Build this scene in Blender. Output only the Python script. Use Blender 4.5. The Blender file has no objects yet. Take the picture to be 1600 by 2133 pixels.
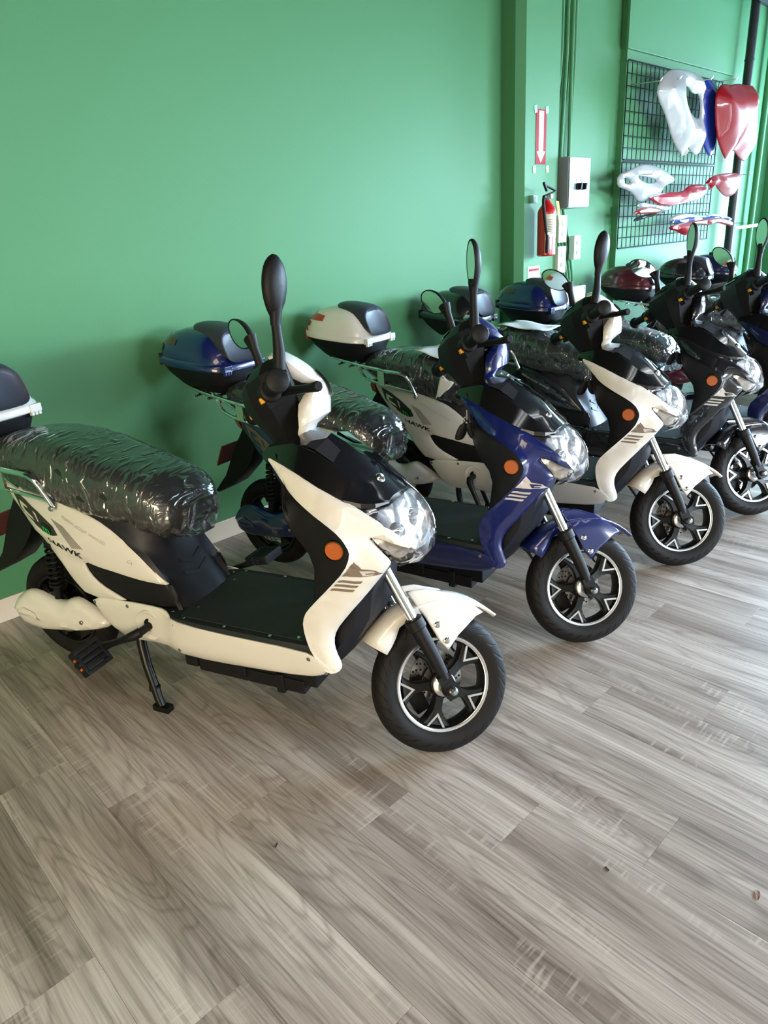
import bpy, bmesh, math, random
from mathutils import Vector, Matrix
from mathutils.geometry import delaunay_2d_cdt

random.seed(4)
scene = bpy.context.scene
COL = scene.collection
PI = math.pi

# ------------------------------------------------------------------ camera
CAM_H = 1.35
F_PX, PITCH, ROLL, YAW = 1426.57, math.radians(21.625), math.radians(-3.798), math.radians(42.89)
fwd = Vector((math.sin(YAW) * math.cos(PITCH), math.cos(YAW) * math.cos(PITCH), -math.sin(PITCH)))
rt0 = Vector((math.cos(YAW), -math.sin(YAW), 0))
up0 = rt0.cross(fwd)
rt = rt0 * math.cos(ROLL) + up0 * math.sin(ROLL)
upv = -rt0 * math.sin(ROLL) + up0 * math.cos(ROLL)
cam_d = bpy.data.cameras.new('camera')
cam = bpy.data.objects.new('camera', cam_d)
COL.objects.link(cam)
cam_d.sensor_fit = 'VERTICAL'
cam_d.sensor_height = 36.0
cam_d.lens = F_PX / 2133.0 * 36.0
cam_d.clip_start = 0.05
m = Matrix((rt, upv, -fwd)).transposed().to_4x4()
m.translation = Vector((0, 0, CAM_H))
cam.matrix_world = m
scene.camera = cam

# ------------------------------------------------------------------ light, world, exposure
vs = scene.view_settings
vs.view_transform = 'Standard'
vs.look = 'None'
vs.gamma = 1.0
vs.use_curve_mapping = False
vs.exposure = 0.0
try:
    scene.cycles.use_denoising = True
    scene.cycles.max_bounces = 8
    scene.cycles.transparent_max_bounces = 12
    scene.cycles.sample_clamp_indirect = 6.0
    scene.cycles.caustics_reflective = False
    scene.cycles.caustics_refractive = False
except Exception:
    pass
world = bpy.data.worlds.new('world')
scene.world = world
world.use_nodes = True
bg = world.node_tree.nodes['Background']
bg.inputs[0].default_value = (0.75, 0.88, 1.0, 1)
bg.inputs[1].default_value = 0.35


def area_light(name, loc, target, sx, sy, power, color):
    d = bpy.data.lights.new(name, 'AREA')
    d.shape = 'RECTANGLE'
    d.size, d.size_y = sx, sy
    d.energy = power
    d.color = color
    o = bpy.data.objects.new(name, d)
    COL.objects.link(o)
    o.location = loc
    o.rotation_euler = (Vector(target) - Vector(loc)).to_track_quat('-Z', 'Y').to_euler()
    return o


# skylight falls in through the windows from above: the panes of daylight stand outside the openings, tipped toward the floor
area_light('daylight_window_end', (8.35, -1.2, 2.2), (3.35, -1.2, -4.5), 3.6, 3.2, 5100, (0.54, 0.76, 1.0))
area_light('daylight_window_far', (9.35, 1.6, 1.5), (0, 1.6, 0.2), 1.5, 2.2, 480, (0.50, 0.78, 1.0))
area_light('daylight_window_street', (4.4, -4.9, 2.2), (4.4, 0.1, -4.5), 4.2, 3.2, 2300, (0.78, 0.89, 1.0))
area_light('warm_fill_left', (-2.9, -0.9, 1.15), (1.2, 1.2, 0.1), 2.2, 1.7, 150, (1.0, 0.81, 0.57))  # added warm fill, out of view, to brighten the scooters' near sides
area_light('warm_fill_top', (-1.2, -0.6, 3.0), (-1.2, -0.6, 0), 2.4, 1.2, 60, (1.0, 0.79, 0.58))  # added weak warm fill from overhead, no real fixture

# ------------------------------------------------------------------ materials
MATS = {}


def srgb(r, g, b):
    f = lambda c: (c / 255 / 12.92) if c / 255 <= 0.04045 else ((c / 255 + 0.055) / 1.055) ** 2.4
    return (f(r), f(g), f(b), 1)


def mat(name, col, rough=0.5, metal=0.0, coat=0.0, spec=0.5, bump=None, emit=None, var=0.0):
    """principled material; bump = (scale, strength), var = slight colour mottling"""
    if name in MATS:
        return MATS[name]
    M = bpy.data.materials.new(name)
    M.use_nodes = True
    nt = M.node_tree
    p = nt.nodes['Principled BSDF']
    p.inputs['Base Color'].default_value = col
    p.inputs['Roughness'].default_value = rough
    p.inputs['Metallic'].default_value = metal
    p.inputs['Coat Weight'].default_value = coat
    p.inputs['Coat Roughness'].default_value = 0.04
    p.inputs['Specular IOR Level'].default_value = spec
    tc = nt.nodes.new('ShaderNodeTexCoord')
    if bump:
        n = nt.nodes.new('ShaderNodeTexNoise')
        n.inputs['Scale'].default_value = bump[0]
        n.inputs['Detail'].default_value = 4
        nt.links.new(tc.outputs['Object'], n.inputs['Vector'])
        b = nt.nodes.new('ShaderNodeBump')
        b.inputs['Strength'].default_value = bump[1]
        b.inputs['Distance'].default_value = 0.002
        nt.links.new(n.outputs['Fac'], b.inputs['Height'])
        nt.links.new(b.outputs['Normal'], p.inputs['Normal'])
    if var:
        n2 = nt.nodes.new('ShaderNodeTexNoise')
        n2.inputs['Scale'].default_value = 9
        nt.links.new(tc.outputs['Object'], n2.inputs['Vector'])
        hs = nt.nodes.new('ShaderNodeMixRGB')
        hs.blend_type = 'MULTIPLY'
        hs.inputs[0].default_value = var
        hs.inputs[1].default_value = col
        nt.links.new(n2.outputs['Color'], hs.inputs[2])
        nt.links.new(hs.outputs[0], p.inputs['Base Color'])
    MATS[name] = M
    return M


PAINT = {
    'white': mat('paint_white', (0.74, 0.71, 0.66, 1), 0.3, coat=0.8),
    'blue': mat('paint_blue', (0.004, 0.010, 0.090, 1), 0.28, coat=1.0),
    'black': mat('paint_black', (0.006, 0.006, 0.008, 1), 0.25, coat=1.0),
    'navy': mat('paint_navy', (0.004, 0.007, 0.05, 1), 0.28, coat=1.0),
    'maroon': mat('paint_maroon', (0.06, 0.004, 0.008, 1), 0.28, coat=1.0),
}
M_BLK = mat('plastic_black', (0.006, 0.006, 0.007, 1), 0.5, bump=(400, 0.15), spec=0.22)
M_GLOSS = mat('gloss_black', (0.004, 0.004, 0.005, 1), 0.12, coat=1.0)
M_GREY = mat('plastic_dark_grey', (0.010, 0.011, 0.016, 1), 0.45, spec=0.3)
M_MATBLK = mat('rubber_mat', (0.014, 0.018, 0.018, 1), 0.65, bump=(260, 0.5), spec=0.3)
M_TYRE_C = (0.008, 0.0072, 0.007, 1)
M_CHROME = mat('chrome', (0.82, 0.83, 0.85, 1), 0.08, metal=1.0)
M_STEEL = mat('steel', (0.55, 0.55, 0.56, 1), 0.25, metal=1.0)
M_ALU = mat('cut_aluminium', (0.88, 0.88, 0.88, 1), 0.22, metal=1.0)
M_RIM = mat('rim_black', (0.006, 0.006, 0.006, 1), 0.4, spec=0.3)
M_SEAT = mat('seat_vinyl', (0.012, 0.012, 0.013, 1), 0.5, bump=(300, 0.3))
M_PAD = mat('backrest_pad', (0.028, 0.030, 0.045, 1), 0.45)
M_ORANGE = mat('orange_reflector', srgb(176, 84, 12), 0.35, bump=(350, 0.6))
M_YEL = mat('switch_amber', srgb(235, 160, 30), 0.4)
M_RED = mat('red_lens', srgb(176, 26, 16), 0.18, coat=0.6)
M_REDD = mat('red_lens_smoked', srgb(70, 22, 16), 0.18, coat=0.6)
M_BROWN = mat('decal_taupe', srgb(120, 105, 92), 0.4)
M_SILVER = mat('decal_silver', srgb(196, 190, 184), 0.35)
M_DKDEC = mat('decal_charcoal', srgb(48, 42, 38), 0.4)
M_INK = mat('decal_black', srgb(14, 13, 13), 0.4)
M_PALE = mat('decal_pale_grey', srgb(196, 190, 180), 0.4)
M_GREEN = mat('decal_green', srgb(20, 170, 70), 0.4)
M_MIRROR = mat('mirror_glass', (0.9, 0.9, 0.9, 1), 0.02, metal=1.0)
M_PLATE = mat('plate_red_grey', srgb(120, 72, 70), 0.4)
M_PAPER = mat('paper', srgb(232, 230, 226), 0.7)


def tyre_material():
    M = mat('tyre_rubber', M_TYRE_C, 0.62, spec=0.2)
    nt = M.node_tree
    p = nt.nodes['Principled BSDF']
    uv = nt.nodes.new('ShaderNodeUVMap')
    w = nt.nodes.new('ShaderNodeTexWave')
    w.bands_direction = 'DIAGONAL'
    w.inputs['Scale'].default_value = 1.0
    w.inputs['Distortion'].default_value = 2.0
    w.inputs['Detail'].default_value = 0
    nt.links.new(uv.outputs[0], w.inputs['Vector'])
    r = nt.nodes.new('ShaderNodeValToRGB')
    r.color_ramp.elements[0].position = 0.08
    r.color_ramp.elements[1].position = 0.2
    nt.links.new(w.outputs['Fac'], r.inputs[0])
    b = nt.nodes.new('ShaderNodeBump')
    b.inputs['Strength'].default_value = 0.9
    b.inputs['Distance'].default_value = 0.004
    sx = nt.nodes.new('ShaderNodeSeparateXYZ')
    nt.links.new(uv.outputs[0], sx.inputs[0])
    k = nt.nodes.new('ShaderNodeMath')
    k.operation = 'MULTIPLY'
    k.inputs[1].default_value = 4.0
    k.use_clamp = True
    nt.links.new(sx.outputs[1], k.inputs[0])
    mx = nt.nodes.new('ShaderNodeMixRGB')
    mx.inputs[1].default_value = (1, 1, 1, 1)
    nt.links.new(k.outputs[0], mx.inputs[0])
    nt.links.new(r.outputs[0], mx.inputs[2])
    nt.links.new(mx.outputs[0], b.inputs['Height'])
    nt.links.new(b.outputs[0], p.inputs['Normal'])
    return M


M_TYRE = tyre_material()


def lens_material(name, tint=(1, 1, 1, 1), fac=0.30, rough=0.03, bump=None, haze=0.0):
    """thin clear plastic: mostly see-through with a glossy skin"""
    M = bpy.data.materials.new(name)
    M.use_nodes = True
    nt = M.node_tree
    nt.nodes.remove(nt.nodes['Principled BSDF'])
    out = nt.nodes['Material Output']
    tr = nt.nodes.new('ShaderNodeBsdfTransparent')
    tr.inputs[0].default_value = tint
    gl = nt.nodes.new('ShaderNodeBsdfGlossy')
    gl.inputs['Roughness'].default_value = rough
    gl.inputs['Color'].default_value = (1, 1, 1, 1)
    mx = nt.nodes.new('ShaderNodeMixShader')
    fr = nt.nodes.new('ShaderNodeFresnel')
    fr.inputs[0].default_value = 1.5
    ad = nt.nodes.new('ShaderNodeMath')
    ad.operation = 'ADD'
    ad.inputs[1].default_value = fac - 0.04
    ad.use_clamp = True
    nt.links.new(fr.outputs[0], ad.inputs[0])
    nt.links.new(ad.outputs[0], mx.inputs[0])
    nt.links.new(tr.outputs[0], mx.inputs[1])
    nt.links.new(gl.outputs[0], mx.inputs[2])
    nt.links.new(mx.outputs[0], out.inputs[0])
    if haze:
        df = nt.nodes.new('ShaderNodeBsdfDiffuse')
        df.inputs[0].default_value = (0.8, 0.82, 0.84, 1)
        m2 = nt.nodes.new('ShaderNodeMixShader')
        m2.inputs[0].default_value = haze
        nt.links.new(mx.outputs[0], m2.inputs[1])
        nt.links.new(df.outputs[0], m2.inputs[2])
        nt.links.new(m2.outputs[0], out.inputs[0])
    if bump:
        tc = nt.nodes.new('ShaderNodeTexCoord')
        mp = nt.nodes.new('ShaderNodeMapping')
        mp.inputs['Scale'].default_value = (3.2, 1.0, 1.1)
        mp.inputs['Rotation'].default_value = (0, 0.35, 0.5)
        nt.links.new(tc.outputs['Object'], mp.inputs[0])
        n = nt.nodes.new('ShaderNodeTexNoise')
        n.noise_type = 'RIDGED_MULTIFRACTAL'
        n.inputs['Scale'].default_value = bump[0]
        n.inputs['Detail'].default_value = 2
        n.inputs['Roughness'].default_value = 0.45
        n.inputs['Distortion'].default_value = 1.6
        nt.links.new(mp.outputs[0], n.inputs['Vector'])
        b = nt.nodes.new('ShaderNodeBump')
        b.inputs['Strength'].default_value = bump[1]
        b.inputs['Distance'].default_value = 0.012
        nt.links.new(n.outputs[0], b.inputs['Height'])
        for k in (gl, fr):
            nt.links.new(b.outputs[0], k.inputs['Normal'])
    MATS[name] = M
    return M


M_LENS = lens_material('clear_lens', fac=0.16)
M_WRAP = lens_material('plastic_wrap', tint=(0.93, 0.94, 0.95, 1), fac=0.12, rough=0.14, bump=(10, 0.8), haze=0.03)


def reflector_material():
    M = mat('lamp_reflector', (0.92, 0.93, 0.95, 1), 0.24, metal=0.8)
    nt = M.node_tree
    p = nt.nodes['Principled BSDF']
    tc = nt.nodes.new('ShaderNodeTexCoord')
    v = nt.nodes.new('ShaderNodeTexVoronoi')
    v.inputs['Scale'].default_value = 26
    nt.links.new(tc.outputs['Object'], v.inputs['Vector'])
    b = nt.nodes.new('ShaderNodeBump')
    b.inputs['Strength'].default_value = 0.6
    b.inputs['Distance'].default_value = 0.01
    nt.links.new(v.outputs['Distance'], b.inputs['Height'])
    nt.links.new(b.outputs[0], p.inputs['Normal'])
    return M


M_REFL = reflector_material()

# ------------------------------------------------------------------ mesh helpers


class MB:
    """collects vertices and faces, then links them as one mesh object"""

    def __init__(self):
        self.v, self.f = [], []

    def add(self, verts, faces):
        o = len(self.v)
        self.v += [Vector(p) for p in verts]
        self.f += [tuple(i + o for i in f) for f in faces]
        return self

    def box(self, a, b):
        (x0, y0, z0), (x1, y1, z1) = a, b
        return self.add([(x0, y0, z0), (x1, y0, z0), (x1, y1, z0), (x0, y1, z0), (x0, y0, z1), (x1, y0, z1), (x1, y1, z1), (x0, y1, z1)],
                        [(0, 3, 2, 1), (4, 5, 6, 7), (0, 1, 5, 4), (1, 2, 6, 5), (2, 3, 7, 6), (3, 0, 4, 7)])

    def obox(self, c, ax, ay, az):
        """box about c with half-axis vectors"""
        c, ax, ay, az = map(Vector, (c, ax, ay, az))
        vs_ = [c + ax * i + ay * j + az * k for k in (-1, 1) for j in (-1, 1) for i in (-1, 1)]
        return self.add(vs_, [(0, 2, 3, 1), (4, 5, 7, 6), (0, 1, 5, 4), (2, 6, 7, 3), (0, 4, 6, 2), (1, 3, 7, 5)])

    def loft(self, rings, closed=True, caps=True):
        n = len(rings[0])
        vs_ = [p for r in rings for p in r]
        fs = []
        for i in range(len(rings) - 1):
            for j in range(n if closed else n - 1):
                k = (j + 1) % n
                fs.append((i * n + j, i * n + k, (i + 1) * n + k, (i + 1) * n + j))
        if caps and closed:
            fs.append(tuple(range(n - 1, -1, -1)))
            fs.append(tuple((len(rings) - 1) * n + j for j in range(n)))
        return self.add(vs_, fs)

    def tube(self, path, r, n=10, caps=True):
        path = [Vector(p) for p in path]
        rr = r if hasattr(r, '__len__') else [r] * len(path)
        rings = []
        ref = None
        for i, p in enumerate(path):
            t = (path[min(i + 1, len(path) - 1)] - path[max(i - 1, 0)]).normalized()
            if ref is None:
                ref = t.orthogonal().normalized()
            ref = (ref - t * ref.dot(t)).normalized()
            b = t.cross(ref)
            rings.append([p + (ref * math.cos(2 * PI * k / n) + b * math.sin(2 * PI * k / n)) * rr[i] for k in range(n)])
        return self.loft(rings, True, caps)

    def lathe(self, prof, c, axis, n=40, closed_prof=False):
        """prof: (radius, height along axis)"""
        c, axis = Vector(c), Vector(axis).normalized()
        a = axis.orthogonal().normalized()
        b = axis.cross(a)
        rings = [[c + axis * h + (a * math.cos(2 * PI * k / n) + b * math.sin(2 * PI * k / n)) * r for k in range(n)] for r, h in prof]
        if closed_prof:
            rings.append(rings[0])
        return self.loft(rings, True, False)

    def disc(self, c, axis, r, h, n=20, bevel=0.25):
        bv = min(r, h) * bevel
        return self.lathe([(0.0001, 0), (r, 0), (r, h - bv), (r - bv, h), (0.0001, h)], c, axis, n)

    def build(self, name, material, parent=None, smooth=35, bevel=None, merge=True):
        me = bpy.data.meshes.new(name)
        me.from_pydata([tuple(p) for p in self.v], [], self.f)
        bm = bmesh.new()
        bm.from_mesh(me)
        if merge:
            bmesh.ops.remove_doubles(bm, verts=bm.verts, dist=1e-5)
        bmesh.ops.recalc_face_normals(bm, faces=bm.faces)
        if bevel:
            es = [e for e in bm.edges if len(e.link_faces) == 2 and e.calc_face_angle(0) > math.radians(30)]
            bmesh.ops.bevel(bm, geom=es, offset=bevel, segments=2, affect='EDGES', profile=0.6, clamp_overlap=True)
        bm.to_mesh(me)
        bm.free()
        if smooth:
            me.shade_smooth()
            me.set_sharp_from_angle(angle=math.radians(smooth))
        me.materials.append(material)
        o = bpy.data.objects.new(name, me)
        COL.objects.link(o)
        if parent:
            o.parent = parent
        return o


def tag(o, label=None, cat=None, group=None, kind=None):
    if label:
        o['label'] = label
    if cat:
        o['category'] = cat
    if group:
        o['group'] = group
    if kind:
        o['kind'] = kind
    return o


def empty(name, loc=(0, 0, 0), rz=0.0):
    o = bpy.data.objects.new(name, None)
    COL.objects.link(o)
    o.empty_display_size = 0.1
    o.location = loc
    o.rotation_euler = (0, 0, rz)
    return o


def chaikin(pts, it=1, keep=()):
    for _ in range(it):
        q = []
        n = len(pts)
        for i in range(n):
            a, b = Vector(pts[i]), Vector(pts[(i + 1) % n])
            q += [a * 0.75 + b * 0.25, a * 0.25 + b * 0.75]
        pts = q
    return [tuple(p) for p in pts]


def inside(p, poly):
    x, y = p
    c = False
    n = len(poly)
    for i in range(n):
        x1, y1 = poly[i]
        x2, y2 = poly[(i + 1) % n]
        if (y1 > y) != (y2 > y) and x < (x2 - x1) * (y - y1) / (y2 - y1) + x1:
            c = not c
    return c


def seg_dist(p, poly):
    best = 1e9
    px, py = p
    n = len(poly)
    for i in range(n):
        ax, ay = poly[i]
        bx, by = poly[(i + 1) % n]
        dx, dy = bx - ax, by - ay
        L = dx * dx + dy * dy
        t = 0 if L == 0 else max(0, min(1, ((px - ax) * dx + (py - ay) * dy) / L))
        d = (ax + t * dx - px) ** 2 + (ay + t * dy - py) ** 2
        if d < best:
            best = d
    return math.sqrt(best)


def resample(pts, step):
    out = []
    n = len(pts)
    for i in range(n):
        a, b = Vector(pts[i]), Vector(pts[(i + 1) % n])
        k = max(1, int(math.ceil((b - a).length / step)))
        for j in range(k):
            out.append(tuple(a.lerp(b, j / k)))
    return out


def fill2d(outer, grid, inset=(), holes=()):
    """triangulate an outline (list of 2D points) with interior points; returns verts2d, tris"""
    polys = [outer] + list(holes)
    vs_, es = [], []
    for P in polys:
        o = len(vs_)
        vs_ += [Vector((p[0], p[1])) for p in P]
        es += [(o + i, o + (i + 1) % len(P)) for i in range(len(P))]
    xs = [p[0] for p in outer]
    ys = [p[1] for p in outer]

    def ok(p, dmin):
        if not inside(p, outer) or seg_dist(p, outer) < dmin:
            return False
        for h in holes:
            if inside(p, h) or seg_dist(p, h) < dmin:
                return False
        return True
    extra = []
    for d in inset:
        for P in polys:
            n = len(P)
            area = sum(P[i][0] * P[(i + 1) % n][1] - P[(i + 1) % n][0] * P[i][1] for i in range(n))
            s = (1 if area > 0 else -1) * (1 if P is outer else -1)
            for i in range(n):
                a, b = P[i - 1], P[(i + 1) % n]
                t = Vector((b[0] - a[0], b[1] - a[1]))
                if t.length < 1e-9:
                    continue
                t.normalize()
                q = (P[i][0] - t.y * d * s, P[i][1] + t.x * d * s)
                if ok(q, d * 0.85):
                    extra.append(q)
    nx = int((max(xs) - min(xs)) / grid) + 1
    ny = int((max(ys) - min(ys)) / grid) + 1
    dm = (max(inset) if inset else 0) + grid * 0.4
    for i in range(nx + 1):
        for j in range(ny + 1):
            q = (min(xs) + (i + 0.5 * (j % 2)) * grid, min(ys) + j * grid)
            if ok(q, dm):
                extra.append(q)
    vs_ += [Vector(q) for q in extra]
    r = delaunay_2d_cdt(vs_, es, [], 0, 1e-6)
    V = [tuple(p) for p in r[0]]
    T = []
    for f in r[2]:
        c = (sum(V[i][0] for i in f) / 3, sum(V[i][1] for i in f) / 3)
        if inside(c, outer) and not any(inside(c, h) for h in holes):
            T.append(tuple(f))
    return V, T


class Panel:
    """curved sheet standing in the x-z plane: a 3D outline, pushed out along sgn*y"""

    def __init__(self, pts, sgn=1, smooth=1, bulge=0.0, bw=0.05, rnd=0.006, thick=0.004, grid=0.022, holes=(), ridge=None):
        self.sgn, self.bulge, self.bw, self.rnd, self.ridge = sgn, bulge, bw, rnd, ridge
        p3 = chaikin(pts, smooth) if smooth else [tuple(p) for p in pts]
        self.p3 = resample(p3, grid)
        self.out2 = [(p[0], p[2]) for p in self.p3]
        self.holes = [resample(chaikin(h, smooth) if smooth else h, grid) for h in holes]
        self.thick, self.grid = thick, grid
        self.prepare()

    def prepare(self):
        V, T = fill2d(self.out2, self.grid, (0.004, 0.011), self.holes)
        n = len(V)
        nb = [set() for _ in range(n)]
        cnt = {}
        for t in T:
            for k in range(3):
                a, b = t[k], t[(k + 1) % 3]
                nb[a].add(b)
                nb[b].add(a)
                e = (min(a, b), max(a, b))
                cnt[e] = cnt.get(e, 0) + 1
        key = {(round(p[0], 5), round(p[2], 5)): p[1] for p in self.p3}
        fixed = [key.get((round(x, 5), round(z, 5))) for x, z in V]
        mean = sum(p[1] for p in self.p3) / len(self.p3)
        Y = [f if f is not None else mean for f in fixed]
        free = [i for i in range(n) if fixed[i] is None and nb[i]]
        for _ in range(140):
            for i in free:
                Y[i] += 1.6 * (sum(Y[j] for j in nb[i]) / len(nb[i]) - Y[i])
        self.V, self.T, self.Y0 = V, T, Y

    def base(self, x, z):
        for t in self.T:
            (x1, z1), (x2, z2), (x3, z3) = (self.V[i] for i in t)
            if x < min(x1, x2, x3) - 1e-9 or x > max(x1, x2, x3) + 1e-9 or z < min(z1, z2, z3) - 1e-9 or z > max(z1, z2, z3) + 1e-9:
                continue
            d = (z2 - z3) * (x1 - x3) + (x3 - x2) * (z1 - z3)
            if abs(d) < 1e-12:
                continue
            a = ((z2 - z3) * (x - x3) + (x3 - x2) * (z - z3)) / d
            b = ((z3 - z1) * (x - x3) + (x1 - x3) * (z - z3)) / d
            if a > -1e-6 and b > -1e-6 and a + b < 1 + 1e-6:
                return a * self.Y0[t[0]] + b * self.Y0[t[1]] + (1 - a - b) * self.Y0[t[2]]
        i = min(range(len(self.V)), key=lambda k: (self.V[k][0] - x) ** 2 + (self.V[k][1] - z) ** 2)
        return self.Y0[i]

    def y(self, x, z, d=None, b=None):
        if d is None:
            d = seg_dist((x, z), self.out2)
            for h in self.holes:
                d = min(d, seg_dist((x, z), h))
        v = (self.base(x, z) if b is None else b) + self.bulge * (1 - math.exp(-(d / self.bw) ** 1.5))
        if d < 0.012:
            v -= self.rnd * (1 - d / 0.012) ** 2
        if self.ridge:
            v += self.ridge(x, z)
        return v * self.sgn

    def mesh(self, mb=None):
        mb = mb or MB()
        V, T = self.V, self.T
        fr = [(x, self.y(x, z, None, self.Y0[i]), z) for i, (x, z) in enumerate(V)]
        bk = [(x, y - self.sgn * self.thick, z) for x, y, z in fr]
        n = len(V)
        fs = list(T) + [tuple(i + n for i in reversed(t)) for t in T]
        cnt = {}
        for t in T:
            for k in range(3):
                e = (t[k], t[(k + 1) % 3])
                cnt[tuple(sorted(e))] = None if tuple(sorted(e)) in cnt else e
        for e in cnt.values():
            if e:
                fs.append((e[1], e[0], e[0] + n, e[1] + n))
        return mb.add(fr + bk, fs)

    def decal(self, poly, mb, off=0.0012, grid=0.012):
        V, T = fill2d(resample([tuple(p) for p in poly], grid), grid)
        mb.add([(x, self.y(x, z) + self.sgn * off, z) for x, z in V], T)

    def decal_text(self, txt, org, dx, dz, mb, off=0.0014, bold=0.0):
        """text laid on the sheet; dx, dz = 2D vectors of one em along and up the letters"""
        V, F = text_mesh(txt, bold)
        dx, dz, org = Vector(dx), Vector(dz), Vector(org)
        P = [org + dx * a + dz * b for a, b in V]
        mb.add([(p.x, self.y(p.x, p.y) + self.sgn * off, p.y) for p in P], F)


_TXT = {}


def text_mesh(txt, bold=0.0):
    if (txt, bold) in _TXT:
        return _TXT[(txt, bold)]
    c = bpy.data.curves.new('t', 'FONT')
    c.body = txt
    c.size = 1.0
    c.offset = bold
    c.resolution_u = 3
    o = bpy.data.objects.new('t', c)
    COL.objects.link(o)
    dg = bpy.context.evaluated_depsgraph_get()
    me = o.evaluated_get(dg).to_mesh()
    bm = bmesh.new()
    bm.from_mesh(me)
    bmesh.ops.triangulate(bm, faces=bm.faces)
    V = [(v.co.x, v.co.y) for v in bm.verts]
    bm.verts.index_update()
    F = [tuple(v.index for v in f.verts) for f in bm.faces]
    bm.free()
    bpy.data.objects.remove(o)
    bpy.data.curves.remove(c)
    _TXT[(txt, bold)] = (V, F)
    return V, F


def px_ray(x, y):
    return rt * ((x - 800) / F_PX) - upv * ((y - 1066.5) / F_PX) + fwd


def on_wall(x, y, Y):
    d = px_ray(x, y)
    t = Y / d.y
    return Vector((0, 0, CAM_H)) + d * t


def on_floor(x, y, z=0.0):
    d = px_ray(x, y)
    return Vector((0, 0, CAM_H)) + d * ((z - CAM_H) / d.z)


# ------------------------------------------------------------------ the room
YW = 2.893          # main wall
ZC = 3.13           # ceiling
XR, XL, YF = 9.5, -3.6, -3.6


def wall_material():
    M = bpy.data.materials.new('green_wall_paint')
    M.use_nodes = True
    nt = M.node_tree
    p = nt.nodes['Principled BSDF']
    p.inputs['Roughness'].default_value = 0.5
    p.inputs['Specular IOR Level'].default_value = 0.2
    tc = nt.nodes.new('ShaderNodeTexCoord')
    n = nt.nodes.new('ShaderNodeTexNoise')
    n.inputs['Scale'].default_value = 1.3
    n.inputs['Detail'].default_value = 5
    nt.links.new(tc.outputs['Object'], n.inputs['Vector'])
    r = nt.nodes.new('ShaderNodeValToRGB')
    r.color_ramp.elements[0].color = (0.080, 0.240, 0.108, 1)
    r.color_ramp.elements[1].color = (0.085, 0.252, 0.114, 1)
    nt.links.new(n.outputs['Fac'], r.inputs[0])
    nt.links.new(r.outputs[0], p.inputs['Base Color'])
    n2 = nt.nodes.new('ShaderNodeTexNoise')
    n2.inputs['Scale'].default_value = 160
    n2.inputs['Detail'].default_value = 3
    nt.links.new(tc.outputs['Object'], n2.inputs['Vector'])
    b = nt.nodes.new('ShaderNodeBump')
    b.inputs['Strength'].default_value = 0.12
    b.inputs['Distance'].default_value = 0.002
    nt.links.new(n2.outputs['Fac'], b.inputs['Height'])
    nt.links.new(b.outputs[0], p.inputs['Normal'])
    return M


M_WALL = wall_material()
M_TRIM = mat('baseboard_white', srgb(222, 214, 198), 0.45)
M_CEIL = mat('ceiling_black', (0.012, 0.012, 0.014, 1), 0.8)
M_OFFW = mat('offwhite_wall', (0.62, 0.60, 0.55, 1), 0.7)


def prism(poly, z0, z1, mb):
    n = len(poly)
    vs_ = [(x, y, z0) for x, y in poly] + [(x, y, z1) for x, y in poly]
    fs = [tuple(range(n - 1, -1, -1)), tuple(range(n, 2 * n))] + [(i, (i + 1) % n, n + (i + 1) % n, n + i) for i in range(n)]
    return mb.add(vs_, fs)


# back wall with the pilaster (chamfered edge), a recess for the conduits and the slightly proud wall that carries the grids
w = MB()
prism([(XL, YW), (3.881, YW), (3.881, 2.792), (3.926, 2.747), (4.291, 2.747), (4.291, YW), (5.294, YW), (5.294, 2.843),
       (7.62, 2.843), (7.62, 2.893), (XR, 2.893), (XR, YW + 0.15), (XL, YW + 0.15)], 0, ZC, w)
wall_back = tag(w.build('wall_back', M_WALL, smooth=None), kind='structure')
w = MB()
w.box((5.262, 2.822, 2.50), (7.16, 2.843, ZC))
tag(w.build('trim_1', M_WALL, smooth=None, bevel=0.003), kind='structure')
w = MB().box((XL - 0.15, YF, 0), (XL, YW, ZC))
tag(w.build('wall_left', M_WALL, smooth=None), kind='structure')
# street side and end wall: piers, sill and lintel round the big windows
w = MB()
w.box((XL, YF - 0.15, 0), (2.2, YF, ZC))
w.box((6.6, YF - 0.15, 0), (XR, YF, ZC))
w.box((2.2, YF - 0.15, 0), (6.6, YF, 0.22))
w.box((2.2, YF - 0.15, 2.05), (6.6, YF, ZC))  # lintel lowered, out of view, to hold daylight off the upper wall
tag(w.build('wall_front', M_OFFW, smooth=None), kind='structure')
# the end wall steps in: a bay window beside the aisle, a narrower window farther back
w = MB()
w.box((7.05, YF, 0), (7.2, -3.1, ZC))
w.box((7.05, 0.7, 0), (7.2, 0.85, ZC))
w.box((7.05, -3.1, 0), (7.2, 0.7, 0.2))
w.box((7.05, -3.1, 2.05), (7.2, 0.7, ZC))  # set low as well, so the upper wall stays darker
w.box((7.2, 0.7, 0), (XR, 0.85, ZC))
w.box((XR, 2.45, 0), (XR + 0.15, YW, ZC))
w.box((XR, 0.7, 0), (XR + 0.15, 2.45, 0.2))
w.box((XR, 0.7, 2.85), (XR + 0.15, 2.45, ZC))
tag(w.build('wall_right', M_OFFW, smooth=None), kind='structure')
w = MB().box((XL, YF, ZC), (XR, YW, ZC + 0.1))
tag(w.build('ceiling', M_CEIL, smooth=None), kind='structure')
M_FRAME = mat('window_frame', (0.03, 0.03, 0.035, 1), 0.4)
w = MB()
for i in range(4):
    y = -3.1 + 3.8 * i / 3
    w.box((6.96, y - 0.04, 0.2), (7.04, y + 0.04, 2.05))
for z in (0.2, 1.2, 2.0):
    w.box((6.96, -3.1, z), (7.04, 0.7, z + 0.05))
tag(w.build('window_1', M_FRAME, smooth=None), kind='structure')
w = MB()
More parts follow.
